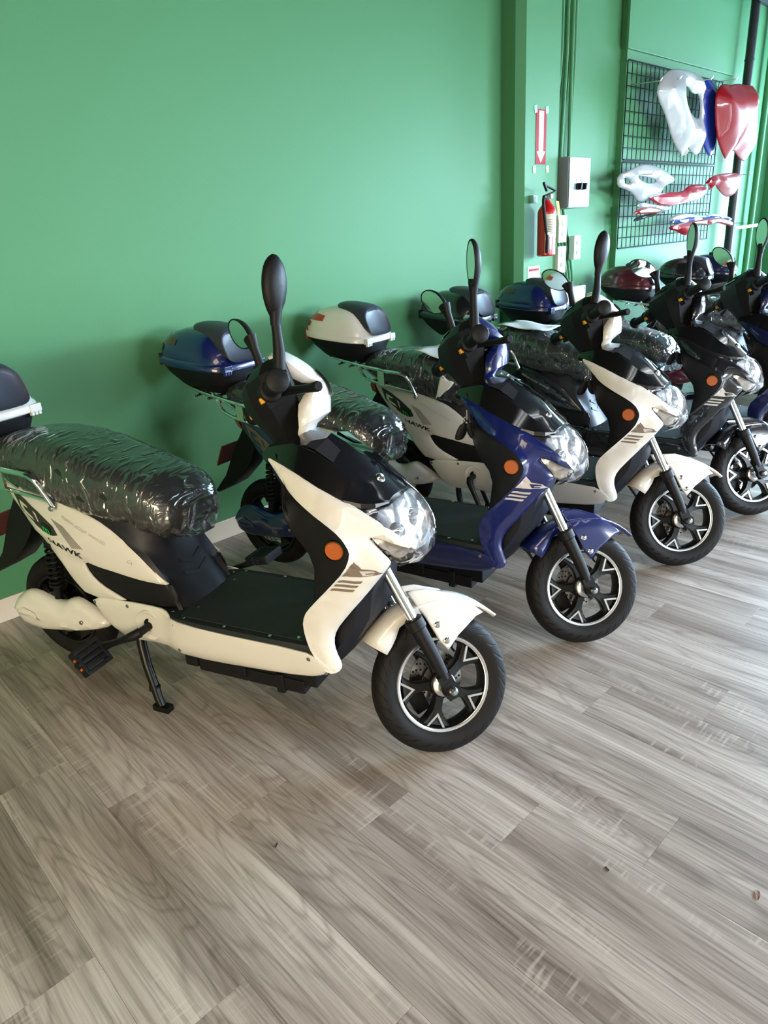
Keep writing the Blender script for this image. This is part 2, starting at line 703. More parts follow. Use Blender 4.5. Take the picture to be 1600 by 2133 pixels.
for i in range(5):
    x = 2.2 + 4.4 * i / 4
    w.box((x - 0.04, YF + 0.02, 0.22), (x + 0.04, YF + 0.1, 2.05))
for z in (0.22, 1.2, 2.0):
    w.box((2.2, YF + 0.02, z), (6.6, YF + 0.1, z + 0.05))
tag(w.build('window_2', M_FRAME, smooth=None), kind='structure')
# baseboard
w = MB()
w.box((XL, YW - 0.014, 0.0), (3.881, YW, 0.098))
tag(w.build('baseboard_back', M_TRIM, smooth=None, bevel=0.004), kind='structure')
w = MB()
w.box((4.291, YW - 0.014, 0.0), (5.294, YW, 0.098))
tag(w.build('baseboard_recess', M_TRIM, smooth=None, bevel=0.004), kind='structure')


# tube lights added out of view to put highlights on the glossy black parts
M_TUBE = bpy.data.materials.new('tube_glow')
M_TUBE.use_nodes = True
_p = M_TUBE.node_tree.nodes['Principled BSDF']
_p.inputs['Emission Color'].default_value = (0.95, 0.97, 1.0, 1)
_p.inputs['Emission Strength'].default_value = 5.0
for k, (lx, ly, where) in enumerate(((1.2, 0.3, 'front left'), (4.0, 0.3, 'front middle'), (6.2, 0.3, 'front right'), (1.2, -2.0, 'rear left'), (4.0, -2.0, 'rear middle'))):
    r_ = empty('added_tube_light', (lx, ly, ZC - .12))
    MB().box((-.75, -.11, .03), (.75, .11, .08)).build('housing', M_OFFW, r_, smooth=None, bevel=.006)
    for sy in (-.055, .055):
        MB().tube([(-.70, sy, .0), (.70, sy, .0)], .016, 12).build('tube', M_TUBE, r_)
    for sx in (-.5, .5):
        MB().tube([(sx, 0, .08), (sx, 0, .12)], .008, 8).build('hanger', M_FRAME, r_)
    tag(r_, where + ' white twin tube light added above the scooters for highlights', 'ceiling light', 'added twin tube highlight lights')

# ------------------------------------------------------------------ floor of vinyl planks
def plank_material():
    M = bpy.data.materials.new('vinyl_oak_plank')
    M.use_nodes = True
    nt = M.node_tree
    L = nt.links.new
    N = nt.nodes.new
    p = nt.nodes['Principled BSDF']
    tc = N('ShaderNodeTexCoord')
    oi = N('ShaderNodeObjectInfo')
    mul = N('ShaderNodeMath')
    mul.operation = 'MULTIPLY'
    mul.inputs[1].default_value = 37.0
    L(oi.outputs['Random'], mul.inputs[0])
    cmb = N('ShaderNodeCombineXYZ')
    L(mul.outputs[0], cmb.inputs[0])
    L(mul.outputs[0], cmb.inputs[1])
    L(mul.outputs[0], cmb.inputs[2])

    def mapped(scale):
        a = N('ShaderNodeVectorMath')
        a.operation = 'ADD'
        L(tc.outputs['Object'], a.inputs[0])
        L(cmb.outputs[0], a.inputs[1])
        m_ = N('ShaderNodeMapping')
        m_.inputs['Scale'].default_value = scale
        L(a.outputs[0], m_.inputs[0])
        return m_.outputs[0]

    # cathedral figure: contour lines of a stretched noise field
    nz = N('ShaderNodeTexNoise')
    nz.inputs['Scale'].default_value = 1.0
    nz.inputs['Detail'].default_value = 2.0
    nz.inputs['Distortion'].default_value = 0.4
    L(mapped((5.0, 0.62, 1)), nz.inputs['Vector'])
    k = N('ShaderNodeMath')
    k.operation = 'MULTIPLY'
    k.inputs[1].default_value = 24.0
    L(nz.outputs['Fac'], k.inputs[0])
    fr = N('ShaderNodeMath')
    fr.operation = 'PINGPONG'
    fr.inputs[1].default_value = 0.5
    L(k.outputs[0], fr.inputs[0])
    # broad tone bands along the plank
    nb = N('ShaderNodeTexNoise')
    nb.inputs['Scale'].default_value = 1.0
    nb.inputs['Detail'].default_value = 3.0
    L(mapped((13, 0.75, 1)), nb.inputs['Vector'])
    # fine pores
    nf = N('ShaderNodeTexNoise')
    nf.inputs['Scale'].default_value = 1.0
    nf.inputs['Detail'].default_value = 4.0
    nf.inputs['Roughness'].default_value = 0.7
    L(mapped((170, 3.2, 1)), nf.inputs['Vector'])
    # saw marks across the grain, in patches
    ns = N('ShaderNodeTexNoise')
    ns.inputs['Scale'].default_value = 1.0
    ns.inputs['Detail'].default_value = 1.0
    L(mapped((12, 95, 1)), ns.inputs['Vector'])
    npatch = N('ShaderNodeTexNoise')
    npatch.inputs['Scale'].default_value = 1.0
    L(mapped((9, 2.6, 1)), npatch.inputs['Vector'])
    rp = N('ShaderNodeValToRGB')
    rp.color_ramp.elements[0].position = 0.56
    rp.color_ramp.elements[1].position = 0.66
    L(npatch.outputs['Fac'], rp.inputs[0])
    rs = N('ShaderNodeValToRGB')
    rs.color_ramp.elements[0].position = 0.55
    rs.color_ramp.elements[1].position = 0.68
    L(ns.outputs['Fac'], rs.inputs[0])
    saw = N('ShaderNodeMath')
    saw.operation = 'MULTIPLY'
    L(rp.outputs[0], saw.inputs[0])
    L(rs.outputs[0], saw.inputs[1])

    ramp = N('ShaderNodeValToRGB')
    e = ramp.color_ramp.elements
    e[0].position, e[0].color = 0.30, srgb(130, 114, 101)
    e[1].position, e[1].color = 0.70, srgb(190, 175, 160)
    L(nb.outputs['Fac'], ramp.inputs[0])

    def mix(kind, fac, a, b):
        m_ = N('ShaderNodeMixRGB')
        m_.blend_type = kind
        if hasattr(fac, 'links'):
            L(fac, m_.inputs[0])
        else:
            m_.inputs[0].default_value = fac
        L(a, m_.inputs[1])
        if hasattr(b, 'links'):
            L(b, m_.inputs[2])
        else:
            m_.inputs[2].default_value = b
        return m_.outputs[0]
    rl = N('ShaderNodeValToRGB')
    rl.color_ramp.elements[0].position, rl.color_ramp.elements[0].color = 0.0, (0.50, 0.47, 0.45, 1)
    rl.color_ramp.elements[1].position, rl.color_ramp.elements[1].color = 0.22, (1, 1, 1, 1)
    L(fr.outputs[0], rl.inputs[0])
    c1 = mix('MULTIPLY', 0.5, ramp.outputs[0], rl.outputs[0])
    rf = N('ShaderNodeValToRGB')
    rf.color_ramp.elements[0].position, rf.color_ramp.elements[0].color = 0.36, (0.55, 0.53, 0.52, 1)
    rf.color_ramp.elements[1].position, rf.color_ramp.elements[1].color = 0.56, (1.05, 1.05, 1.05, 1)
    L(nf.outputs['Fac'], rf.inputs[0])
    c2 = mix('MULTIPLY', 0.75, c1, rf.outputs[0])
    sf = N('ShaderNodeMath')
    sf.operation = 'MULTIPLY'
    sf.inputs[1].default_value = 0.34
    L(saw.outputs[0], sf.inputs[0])
    c3 = mix('MIX', sf.outputs[0], c2, srgb(204, 192, 174))
    # whole-plank tone
    hv = N('ShaderNodeMapRange')
    hv.inputs['To Min'].default_value = 0.95
    hv.inputs['To Max'].default_value = 1.06
    L(oi.outputs['Random'], hv.inputs[0])
    hs = N('ShaderNodeHueSaturation')
    L(hv.outputs[0], hs.inputs['Value'])
    hs.inputs['Saturation'].default_value = 0.9
    L(c3, hs.inputs['Color'])
    L(hs.outputs[0], p.inputs['Base Color'])
    p.inputs['Roughness'].default_value = 0.30
    p.inputs['Specular IOR Level'].default_value = 0.6
    b = N('ShaderNodeBump')
    b.inputs['Strength'].default_value = 0.25
    b.inputs['Distance'].default_value = 0.001
    L(nf.outputs['Fac'], b.inputs['Height'])
    L(b.outputs[0], p.inputs['Normal'])
    return M


M_PLANK = plank_material()
M_SUB = mat('subfloor', srgb(84, 74, 66), 0.8)
floor = tag(MB().box((XL, YF, -0.06), (XR, YW, -0.006)).build('floor', M_SUB, smooth=None), kind='structure')
PW, PL = 0.1922, 0.93
pl_full = None


def plank_mesh(w_, l_):
    o = MB().box((0.0002, 0.0002, -0.006), (w_ - 0.0002, l_ - 0.0002, 0)).build('plank', M_PLANK, smooth=None, bevel=0.0007)
    return o


pm = plank_mesh(PW, PL)
src_me = pm.data
bpy.data.objects.remove(pm)
spots = []
for r in range(-25, 43):
    x0 = 1.35 + r * PW
    off = 0.467 - 0.275 * (r + 1)
    n0 = math.floor((YF - off) / PL)
    for i in range(n0, n0 + 9):
        y0 = off + i * PL
        if y0 < YW - 0.02 and y0 + PL > YF:
            spots.append((x0, y0))


def in_view(x, y):
    v = Vector((x, y, -CAM_H))
    d = v.dot(fwd)
    if d < 0.2:
        return False
    return -60 < 800 + F_PX * v.dot(rt) / d < 1660 and 800 < 1066.5 - F_PX * v.dot(upv) / d < 2250


vis, rest = [], []
for x0, y0 in spots:
    seen = any(in_view(x0 + a * PW, y0 + b * PL) for a in (0, 0.5, 1) for b in (0, 0.25, 0.5, 0.75, 1))
    (vis if seen else rest).append((x0, y0))
vis.sort(key=lambda q: q[0] ** 2 + q[1] ** 2)
rest += vis[300:]
vis = vis[:300]
short = {}
for x0, y0 in vis:
    L_ = min(PL, YW - 0.014 - y0)
    if L_ < PL - 1e-6:
        key = round(L_, 3)
        if key not in short:
            o = plank_mesh(PW, L_)
            short[key] = o.data
            bpy.data.objects.remove(o)
        me = short[key]
    else:
        me = src_me
    o = bpy.data.objects.new('plank', me)
    COL.objects.link(o)
    o.location = (x0, y0, 0)
    o.parent = floor
mbr = MB()
for x0, y0 in rest:
    a, b = max(x0, XL), min(x0 + PW, XR)
    c, d = max(y0, YF), min(y0 + PL, YW - 0.014)
    if b - a > 0.01 and d - c > 0.01:
        mbr.box((a + 0.0005, c + 0.0005, -0.006), (b - 0.0005, d - 0.0005, 0))
tag(mbr.build('plank_field', M_PLANK, floor, smooth=None), kind='stuff')

# ------------------------------------------------------------------ the scooter (x forward, y left, z up; origin on the floor below the rear axle)
RHO, PHI = math.radians(27.5), math.radians(46)
FW = Vector((math.cos(RHO), 0, math.sin(RHO)))
LF = Vector((0, 1, 0))
AX = Vector((-math.sin(RHO), 0, math.cos(RHO)))
SU = FW * math.cos(PHI) + LF * math.sin(PHI)      # steering turned to the left stop
SV = LF * math.cos(PHI) - FW * math.sin(PHI)
TR = 0.198                                          # tyre radius
Q0 = Vector((1.309, 0.0, 0.0))
Q0.z = TR * math.sqrt(1 - SV.z ** 2) + 0.004 - 0.07 * SU.z


def S(u, v, w):
    return Q0 + SU * u + SV * v + AX * w


PROTO = empty('electric_scooter')


def smoothstep(a, b, x):
    t = max(0, min(1, (x - a) / (b - a)))
    return t * t * (3 - 2 * t)


def add_uv(o, fn):
    me = o.data
    uv = me.uv_layers.new(name='UVMap')
    for poly in me.polygons:
        us = [fn(me.vertices[me.loops[i].vertex_index].co) for i in poly.loop_indices]
        mx = max(u for u, v in us)
        for i, (u, v) in zip(poly.loop_indices, us):
            if mx - u > 9:
                u += 19
            uv.data[i].uv = (u, v)


def make_wheel(name, C, e1, e2, ax, motor):
    C = Vector(C)

    def P(r, a, v):
        return C + (e1 * math.cos(a) + e2 * math.sin(a)) * r + ax * v
    hubr = 0.062 if motor else 0.036
    m_ = MB()
    # barrel of the rim
    m_.lathe([(0.131, -0.031), (0.124, -0.030), (0.117, -0.012), (0.117, 0.012), (0.124, 0.030), (0.131, 0.031), (0.134, 0.026), (0.122, 0.0), (0.134, -0.026)], C, ax, 60, True)
    # hub core and five forked spokes
    m_.lathe([(0.0001, -0.03), (hubr, -0.03), (hubr + 0.004, -0.02), (hubr + 0.004, 0.026), (hubr, 0.03), (0.0001, 0.03)], C, ax, 36)
    for k in range(5):
        a0 = 2 * PI * k / 5 + 0.25
        rows = [(0.028, 0.017, -0.024), (0.055, 0.013, -0.022), (0.078, 0.015, -0.020), (0.098, 0.026, -0.021), (0.112, 0.036, -0.023), (0.124, 0.046, -0.025)]
        rings = []
        for r, hw, vf in rows:
            c = math.cos(a0)
            d = e1 * math.cos(a0) + e2 * math.sin(a0)
            t = -e1 * math.sin(a0) + e2 * math.cos(a0)
            q = math.sqrt(max(r * r - hw * hw, 0.0001))
            rings.append([C + d * q - t * hw + ax * (vf + 0.006), C + d * q - t * hw * 0.8 + ax * vf, C + d * q + t * hw * 0.8 + ax * vf, C + d * q + t * hw + ax * (vf + 0.006),
                          C + d * q + t * hw * 0.8 + ax * 0.016, C + d * q - t * hw * 0.8 + ax * 0.016])
        m_.loft(rings)
    wh = m_.build(name, M_RIM, PROTO, smooth=40)
    # tyre
    prof = [(0.132, -0.026), (0.138, -0.030), (0.150, -0.036), (0.164, -0.0385), (0.177, -0.036), (0.187, -0.029), (0.194, -0.018), (0.198, 0.0),
            (0.194, 0.018), (0.187, 0.029), (0.177, 0.036), (0.164, 0.0385), (0.150, 0.036), (0.138, 0.030), (0.132, 0.026), (0.128, 0.0)]
    ty = MB().lathe(prof, C, ax, 72, True).build('tire', M_TYRE, wh, smooth=50)

    def uvf(co):
        d = co - C
        v = d.dot(ax)
        ang = math.atan2(d.dot(e2), d.dot(e1))
        r = (d - ax * v).length
        if r < 0.168:
            return ((ang / (2 * PI) + 0.5) * 19, 0.0)
        return ((ang / (2 * PI) + 0.5) * 19, 0.25 + (1 - abs(v) / 0.04) * 1.1)
    add_uv(ty, uvf)
    # polished lip and V-shaped inlays
    lip = MB()
    for s in (-1, 1):
        lip.lathe([(0.1245, s * 0.0306), (0.1275, s * 0.0325), (0.1335, s * 0.0325), (0.136, s * 0.029), (0.130, s * 0.027)], C, ax, 72, True)
    lip.build('rim_lip', M_RIM if motor else M_ALU, wh, smooth=40)
    for k in range(0 if motor else 5):
        a0 = 2 * PI * k / 5 + 0.25
        d = e1 * math.cos(a0) + e2 * math.sin(a0)
        t = -e1 * math.sin(a0) + e2 * math.cos(a0)
        V0 = [(0.082, 0.0), (0.1225, -0.029), (0.1250, -0.0235), (0.0920, 0.0), (0.1250, 0.0235), (0.1225, 0.029)]
        top = [C + d * r + t * h + ax * -0.0275 for r, h in V0]
        bot = [p + ax * 0.008 for p in top]
        MB().add(top + bot, [(0, 1, 2, 3), (0, 3, 4, 5), (0, 6, 7, 1), (1, 7, 8, 2), (2, 8, 9, 3), (3, 9, 10, 4), (4, 10, 11, 5), (5, 11, 6, 0)]).build('spoke_inlay', M_ALU, wh, smooth=None)
    # hub shell, disc, axle
    hub = MB().lathe([(0.0001, -0.052), (0.016, -0.052), (0.02, -0.047), (hubr * 0.75, -0.045), (hubr * 0.92, -0.040), (hubr * 0.92, -0.028)], C, ax, 36)
    hub.build('hub', M_STEEL if not motor else M_RIM, wh)
    dm = MB()
    n = 48
    v0 = 0.036 if not motor else -0.046
    ri, ro = 0.040, 0.078
    ring = []
    for rr, vv in ((ri, 0), (ro, 0), (ro, 0.004), (ri, 0.004)):
        ring.append((rr, v0 + vv))
    dm.lathe(ring, C, ax, n, True)
    dd = dm.build('brake_disc', M_STEEL, wh, smooth=40)
    hm = MB()
    for k in range(18):
        a = 2 * PI * k / 18
        for rr, da in ((0.052, 0), (0.063, 0.12), (0.071, 0.22)):
            for sd in (-0.0006, 0.0046):
                hm.disc(P(rr, a + da, v0 + (sd if sd > 0 else -0.0004)), ax, 0.0035, 0.0004, 8)
    hm.build('disc_hole', M_RIM, wh, smooth=None)['kind'] = 'stuff'
    return wh


fw_c = S(0.07, 0, 0)
FWHEEL = make_wheel('front_wheel', fw_c, SU, AX, SV, False)
rw_c = Vector((0, 0, TR + 0.025))
RWHEEL = make_wheel('rear_wheel', rw_c, Vector((1, 0, 0)), Vector((0, 0, 1)), LF, True)
# valve stem and caliper on the front wheel
MB().tube([S(0.07 + 0.116 * math.cos(0.75), -0.01, 0.116 * math.sin(0.75)), S(0.07 + 0.10 * math.cos(0.75), -0.012, 0.10 * math.sin(0.75)),
           S(0.07 + 0.094 * math.cos(0.68), -0.024, 0.094 * math.sin(0.68))], 0.0035, 8).build('valve_stem', M_BLK, FWHEEL)
MB().obox(S(-0.005, 0.045, -0.02), SU * 0.022, SV * 0.02, AX * 0.04).build('brake_caliper', M_BLK, PROTO, bevel=0.005)

# fork
for s in (-1, 1):
    v = 0.088 * s
    leg = MB()
    leg.tube([S(0.07, v, 0.035), S(0.072, v, 0.10), S(0.072, v, 0.195), S(0.072, v, 0.2)], [0.015, 0.019, 0.0215, 0.0215], 16)
    leg.lathe([(0.021, 0), (0.026, 0.004), (0.026, 0.03), (0.022, 0.034), (0.015, 0.034)], S(0.072, v, 0.19), AX, 20)
    # clamp round the axle
    leg.obox(S(0.07, v, 0.012), SU * 0.018, SV * 0.012, AX * 0.035)
    leg.disc(S(0.07, v - 0.013, 0), SV, 0.024, 0.026, 24)
    lg = leg.build('fork_leg', M_BLK, PROTO, smooth=40)
    MB().tube([S(0.072, v, 0.2), S(0.072, v, 0.56)], 0.0150, 18).build('stanchion', M_CHROME, lg)
    b = MB()
    b.lathe([(0.0001, 0.024), (0.006, 0.024), (0.0105, 0.018), (0.0115, 0.012), (0.0125, 0.010), (0.0125, 0.0)], S(0.07, v, 0) + SV * s * 0.011, SV * s, 12)
    b.build('axle_nut', M_STEEL, lg, smooth=25)

# front fender: crown following the tyre, with a pointed ear on each side
fm = MB()
rings = []
for i in range(15):
    a = math.radians(121 - i * (121 - 22) / 14)
    front = i / 14
    R_ = 0.256 - 0.010 * smoothstep(0.6, 1, front)
    hw = 0.062 - 0.016 * smoothstep(0.55, 1.0, front)
    drop = 0.040 * (1 - 0.75 * smoothstep(0.5, 1.0, front)) + 0.020 * smoothstep(0.22, 0.1, front)
    c, sn = math.cos(a), math.sin(a)
    pr = [(-1, R_ - drop), (-0.97, R_ - drop * 0.45), (-0.85, R_ - 0.012), (-0.55, R_ - 0.003), (0, R_), (0.55, R_ - 0.003), (0.85, R_ - 0.012), (0.97, R_ - drop * 0.45), (1, R_ - drop)]
    rings.append([S(0.07 + c * r, q * hw, sn * r) for q, r in pr])
fm.loft(rings, False, False)
for s in (-1, 1):
    ear = [(0.098, 0.285), (0.150, 0.262), (0.205, 0.215), (0.245, 0.160), (0.262, 0.118), (0.235, 0.124), (0.210, 0.120), (0.165, 0.108), (0.122, 0.086), (0.112, 0.12), (0.108, 0.199)]
    V, T = fill2d(resample([(a, b) for a, b in ear], 0.02), 0.02, (0.006,))

    def vv(u, w_):
        r = math.hypot(u - 0.07, w_)
        return s * (0.068 - 0.014 * smoothstep(0.20, 0.262, r) - 0.014 * smoothstep(0.20, 0.27, u) - 0.006 * smoothstep(0.12, 0.08, w_))
    a_ = [S(u, vv(u, w_), w_) for u, w_ in V]
    b_ = [S(u, vv(u, w_) - s * 0.004, w_) for u, w_ in V]
    fm.add(a_, T)
    fm.add(b_, T)
fender = fm.build('front_fender', PAINT['white'], PROTO, smooth=40)
sm = fender.modifiers.new('thick', 'SOLIDIFY')
sm.thickness = 0.003
fb = MB()
for s in (-1, 1):
    for u, w_ in ((0.128, 0.165), (0.130, 0.113)):
        fb.lathe([(0.0001, 0.007), (0.006, 0.006), (0.0065, 0.003), (0.009, 0.002), (0.009, 0)], S(u, s * 0.068, w_), SV * s, 12)
fb.build('fender_bolt', M_CHROME, fender, smooth=30)

# ---- front body
INNER = [(0.955, .088, .870), (1.018, .118, .816), (1.058, .138, .783), (1.116, .160, .758), (1.170, .176, .738), (1.210, .186, .717), (1.228, .188, .692), (1.230, .188, .668),
         (1.212, .188, .627), (1.163, .188, .572), (1.108, .185, .514), (1.080, .182, .480), (1.070, .180, .442), (1.080, .178, .380), (1.097, .176, .345), (1.121, .174, .312)]
FRONT = [(1.138, .165, .304), (1.155, .152, .312), (1.157, .15, .330), (1.143, .15, .363), (1.139, .15, .395), (1.149, .148, .429), (1.186, .145, .478), (1.235, .132, .537),
         (1.300, .122, .622), (1.305, .122, .636), (1.281, .127, .665), (1.251, .131, .699)]
SPEAR = [(1.285, .127, .694), (1.318, .108, .672), (1.348, .082, .656), (1.332, .102, .686), (1.291, .122, .726), (1.239, .130, .759), (1.197, .130, .785), (1.107, .122, .822), (1.02, .104, .852)]


def fridge(x, z):
    # soft ridge running from the rear tip toward the lamp
    d = (z - (0.862 - 0.62 * (x - 0.97)))
    return 0.006 * math.exp(-(d / 0.02) ** 2) * smoothstep(0.97, 1.1, x)


APRON = {}
for s in (-1, 1):
    P_ = Panel(INNER + FRONT + SPEAR, s, 1, bulge=0.006, bw=0.03, rnd=0.004, ridge=fridge)
    o = P_.mesh().build('front_panel', PAINT['white'], PROTO, smooth=30)
    APRON[s] = (P_, o)
    d = MB()
    for i in range(3):
        x0, z0 = 1.192 - 0.011 * i, 0.596 - 0.0125 * i
        P_.decal([(x0, z0), (x0 + 0.052, z0 - 0.006), (x0 + 0.046, z0 - 0.0125), (x0 - 0.006, z0 - 0.0065)], d)
    d.build('stripe_decal', M_BROWN, o, smooth=None)
    d = MB()
    P_.decal([(1.232, 0.648), (1.245, 0.625), (1.275, 0.618), (1.286, 0.603), (1.240, 0.603), (1.200, 0.608), (1.215, 0.625)], d)
    d.build('emblem_decal', M_BROWN, o, smooth=None)
    d = MB()
    P_.decal([(1.240, 0.621), (1.270, 0.617), (1.274, 0.612), (1.252, 0.612), (1.252, 0.609), (1.270, 0.608), (1.266, 0.605), (1.246, 0.606)], d, off=0.002)
    d.build('emblem_mark', M_SILVER, o, smooth=None)

# leg shield behind it
rear = [(1.000, .840), (1.042, .760), (1.059, .704), (1.104, .646), (1.115, .608), (1.103, .509), (1.071, .442), (1.075, .385)]
for s in (-1, 1):
    side = [(x, y - 0.004, z) for x, y, z in INNER] + [(1.085, 0.165, 0.33)] + [(x, 0.165 if z < .8 else .09, z) for x, z in reversed(rear)]
    Ps = Panel(side, s, 0, bulge=0.004, bw=0.03, rnd=0.004, thick=0.02)
    o = Ps.mesh().build('shield_side', M_BLK, PROTO, smooth=35)
    MB().disc((1.188, Ps.y(1.188, 0.676) - s * 0.001, 0.676), (0.12, s, 0.0), 0.0235, 0.007, 32, 0.4).build('reflector', M_ORANGE, o)
    MB().lathe([(0.0235, 0), (0.027, 0.0), (0.027, 0.005), (0.0245, 0.006)], (1.188, Ps.y(1.188, 0.676) - s * 0.001, 0.676), (0.12, s, 0), 32).build('reflector_ring', M_BLK, o)
lm = MB()
rings = []
for x, z in [(0.985, .875), (1.03, .80)] + rear[1:] + [(1.09, .33)]:
    hw = 0.09 if z > 0.83 else (0.13 if z > .78 else 0.16)
    rings.append([(x + 0.008, -hw, z), (x - 0.003, -hw * 0.85, z), (x - 0.012, -hw * 0.45, z), (x - 0.014, 0, z), (x - 0.012, hw * 0.45, z), (x - 0.003, hw * 0.85, z), (x + 0.008, hw, z)])
lm.loft(rings, False, False)
shield = lm.build('leg_shield', M_BLK, PROTO, smooth=40)

# glossy nose fairing above the lamp
nf = MB()
rows = [  # x, edge (y,z), crease (y,z), centre z
    (0.950, .084, .868, .060, .880, .886),
    (1.000, .098, .858, .074, .893, .902),
    (1.041, .108, .845, .082, .902, .915),
    (1.107, .123, .820, .090, .886, .910),
    (1.150, .129, .802, .092, .858, .886),
    (1.197, .131, .786, .092, .826, .852),
    (1.235, .118, .776, .084, .797, .815),
    (1.262, .094, .770, .068, .778, .787),
    (1.280, .060, .764, .044, .768, .771),
]
rings = []
for x, ey, ez, cy, cz, z0 in rows:
    rings.append([(x, -ey, ez - 0.012), (x, -ey, ez), (x, -cy, cz), (x, -cy * 0.42, cz * .35 + z0 * .65), (x, 0, z0),
                  (x, cy * 0.42, cz * .35 + z0 * .65), (x, cy, cz), (x, ey, ez), (x, ey, ez - 0.012)])
nf.loft(rings, True, True)
nose = nf.build('nose_fairing', M_GLOSS, PROTO, smooth=20)
mk = MB()
mk.lathe([(0.0001, 0.007), (0.009, 0.0065), (0.013, 0.003), (0.014, 0)], (1.240, -0.012, 0.806), (0.78, -0.1, 0.6), 20)
mk.build('nose_badge', M_CHROME, nose)
for s in (-1, 1):
    ws = MB()
    ws.add([(1.060, s * 0.078, 0.9035), (1.112, s * 0.030, 0.9055), (1.150, s * 0.038, 0.8790), (1.152, s * 0.084, 0.8615), (1.107, s * 0.086, 0.8905)], [(0, 1, 2, 3, 4)])
    ws.build('nose_glint', mat('glint_grey', (0.02, 0.02, 0.022, 1), 0.06, coat=1.0), nose, smooth=None)  # lighter facets standing in for the highlight patch on the fairing

# headlight: chrome bowl, bulbs and a bulged clear lens
side = [(1.190, .122, .782), (1.239, .124, .756), (1.291, .117, .724), (1.328, .099, .688), (1.345, .078, .654), (1.322, .066, .612), (1.290, .055, .592)]
cen = [(1.279, .766), (1.312, .748), (1.343, .710), (1.360, .660), (1.366, .628), (1.345, .598), (1.300, .584)]


def lamp_grid(sh):
    rings = []
    for (sx, sy, sz), (cx, cz) in zip(side, cen):
        row = []
        for j in range(-8, 9):
            t = j / 8
            k = 1 - abs(t) ** 2.4
            row.append((sx + (cx - sx) * k - sh * k - sh * 0.15, sy * t * (1 - 0.1 * sh / 0.05), sz + (cz - sz) * k))
        rings.append(row)
    return rings


hl = MB().loft(lamp_grid(0.0), False, False).build('headlight', M_LENS, PROTO, smooth=60)
bowl = MB()
g = []
for i, row in enumerate(lamp_grid(0.0)):
    t = i / 6
    r2 = []
    for j, p in enumerate(row):
        q = abs(j - 8) / 8
        dep = 0.062 * (1 - q ** 3) * math.sin(PI * min(1, max(0, t * 0.9 + 0.05)))
        cell = 0.012 * abs(math.sin(q * PI * 1.5))
        r2.append((p[0] - 0.007 - dep + cell, p[1] * 0.95, p[2] - 0.004))
    g.append(r2)
bowl.loft(g, False, False)
bowl.build('lamp_bowl', M_REFL, hl, smooth=60)
for s in (-1, 1):
    b = MB().lathe([(0.0001, 0.03), (0.012, 0.028), (0.022, 0.018), (0.028, 0.0), (0.026, -0.01)], (1.285, s * 0.05, 0.682), (0.9, s * 0.25, 0.2), 24)
    b.build('lamp_bulb', mat('bulb_glass', (0.85, 0.87, 0.9, 1), 0.05, metal=0.6), hl)
# turn signals
for s in (-1, 1):
    sig = [(1.253, .128, .697), (1.285, .125, .692), (1.318, .106, .669), (1.347, .080, .653), (1.350, .066, .636), (1.335, .072, .617), (1.305, .098, .618), (1.281, .123, .660)]
    Pz = Panel(sig, s, 1, bulge=0.004, bw=0.012, rnd=0.003, thick=0.002, grid=0.012)
    o = Pz.mesh().build('turn_signal', M_LENS, PROTO)
    Pz2 = Panel([(x, y - 0.010, z) for x, y, z in sig], s, 1, rnd=0, thick=0.002, grid=0.012)
    Pz2.mesh().build('signal_bowl', M_REFL, o)

# dark belly between the panels, behind the front wheel
rings = []
for z, xf, hw in ((.64, 1.285, .085), (.56, 1.25, .10), (.52, 1.235, .108), (.44, 1.222, .11), (.40, 1.20, .115), (.36, 1.172, .12), (.31, 1.14, .125), (.295, 1.125, .125)):
    xr = 1.10
    rings.append([(xr, -hw, z), (xf - 0.035, -hw, z), (xf - 0.006, -hw * 0.75, z), (xf, -hw * 0.3, z), (xf, hw * 0.3, z), (xf - 0.006, hw * 0.75, z), (xf - 0.035, hw, z), (xr, hw, z)])
MB().loft(rings).build('belly_cover', M_GREY, PROTO, smooth=35)
# brake hose
MB().tube([S(0.03, 0.03, 0.42), S(-0.03, 0.05, 0.32), S(-0.045, 0.05, 0.22), S(-0.02, 0.05, 0.1), S(-0.005, 0.05, 0.0)], 0.005, 8).build('brake_hose', M_BLK, PROTO)

# ---- floorboard
fo = [(0.52, -.112), (0.56, -.135), (0.585, -.150), (0.62, -.168), (0.74, -.172), (0.95, -.172), (1.08, -.168), (1.10, -.15)]
out = fo + [(x, -y) for x, y in reversed(fo)]
rings = []
for k, z in ((0.985, .352), (1.0, .356), (1.0, .374), (0.985, .380)):
    cx = 0.82
    rings.append([(cx + (x - cx) * k, y * k, z) for x, y in out])
fbd = MB().loft(rings).build('floorboard', M_MATBLK, PROTO, smooth=40)
mt = MB()
mo = [(0.64, -.148), (1.05, -.150), (1.07, -.10)]
mo = mo + [(x, -y) for x, y in reversed(mo)] + [(0.615, .06), (0.615, -.06)]
mt.loft([[(x, y, .380) for x, y in mo], [(x, y, .3825) for x, y in mo]])
mt.build('foot_mat', mat('foot_mat', (0.017, 0.022, 0.021, 1), 0.6, bump=(500, 0.7)), fbd, smooth=30)
sc_ = MB()
for x, y in [(0.60, -.135), (0.655, -.155), (0.80, -.158), (0.95, -.158), (0.655, -.09), (0.655, .09), (0.655, .155), (0.80, .158), (0.95, .158), (0.62, .135), (1.03, -.14), (1.03, .14)]:
    sc_.disc((x, y, .3815), (0, 0, 1), 0.0058, 0.0022, 12, 0.5)
sc_.build('screw', M_STEEL, fbd, smooth=30)['kind'] = 'stuff'
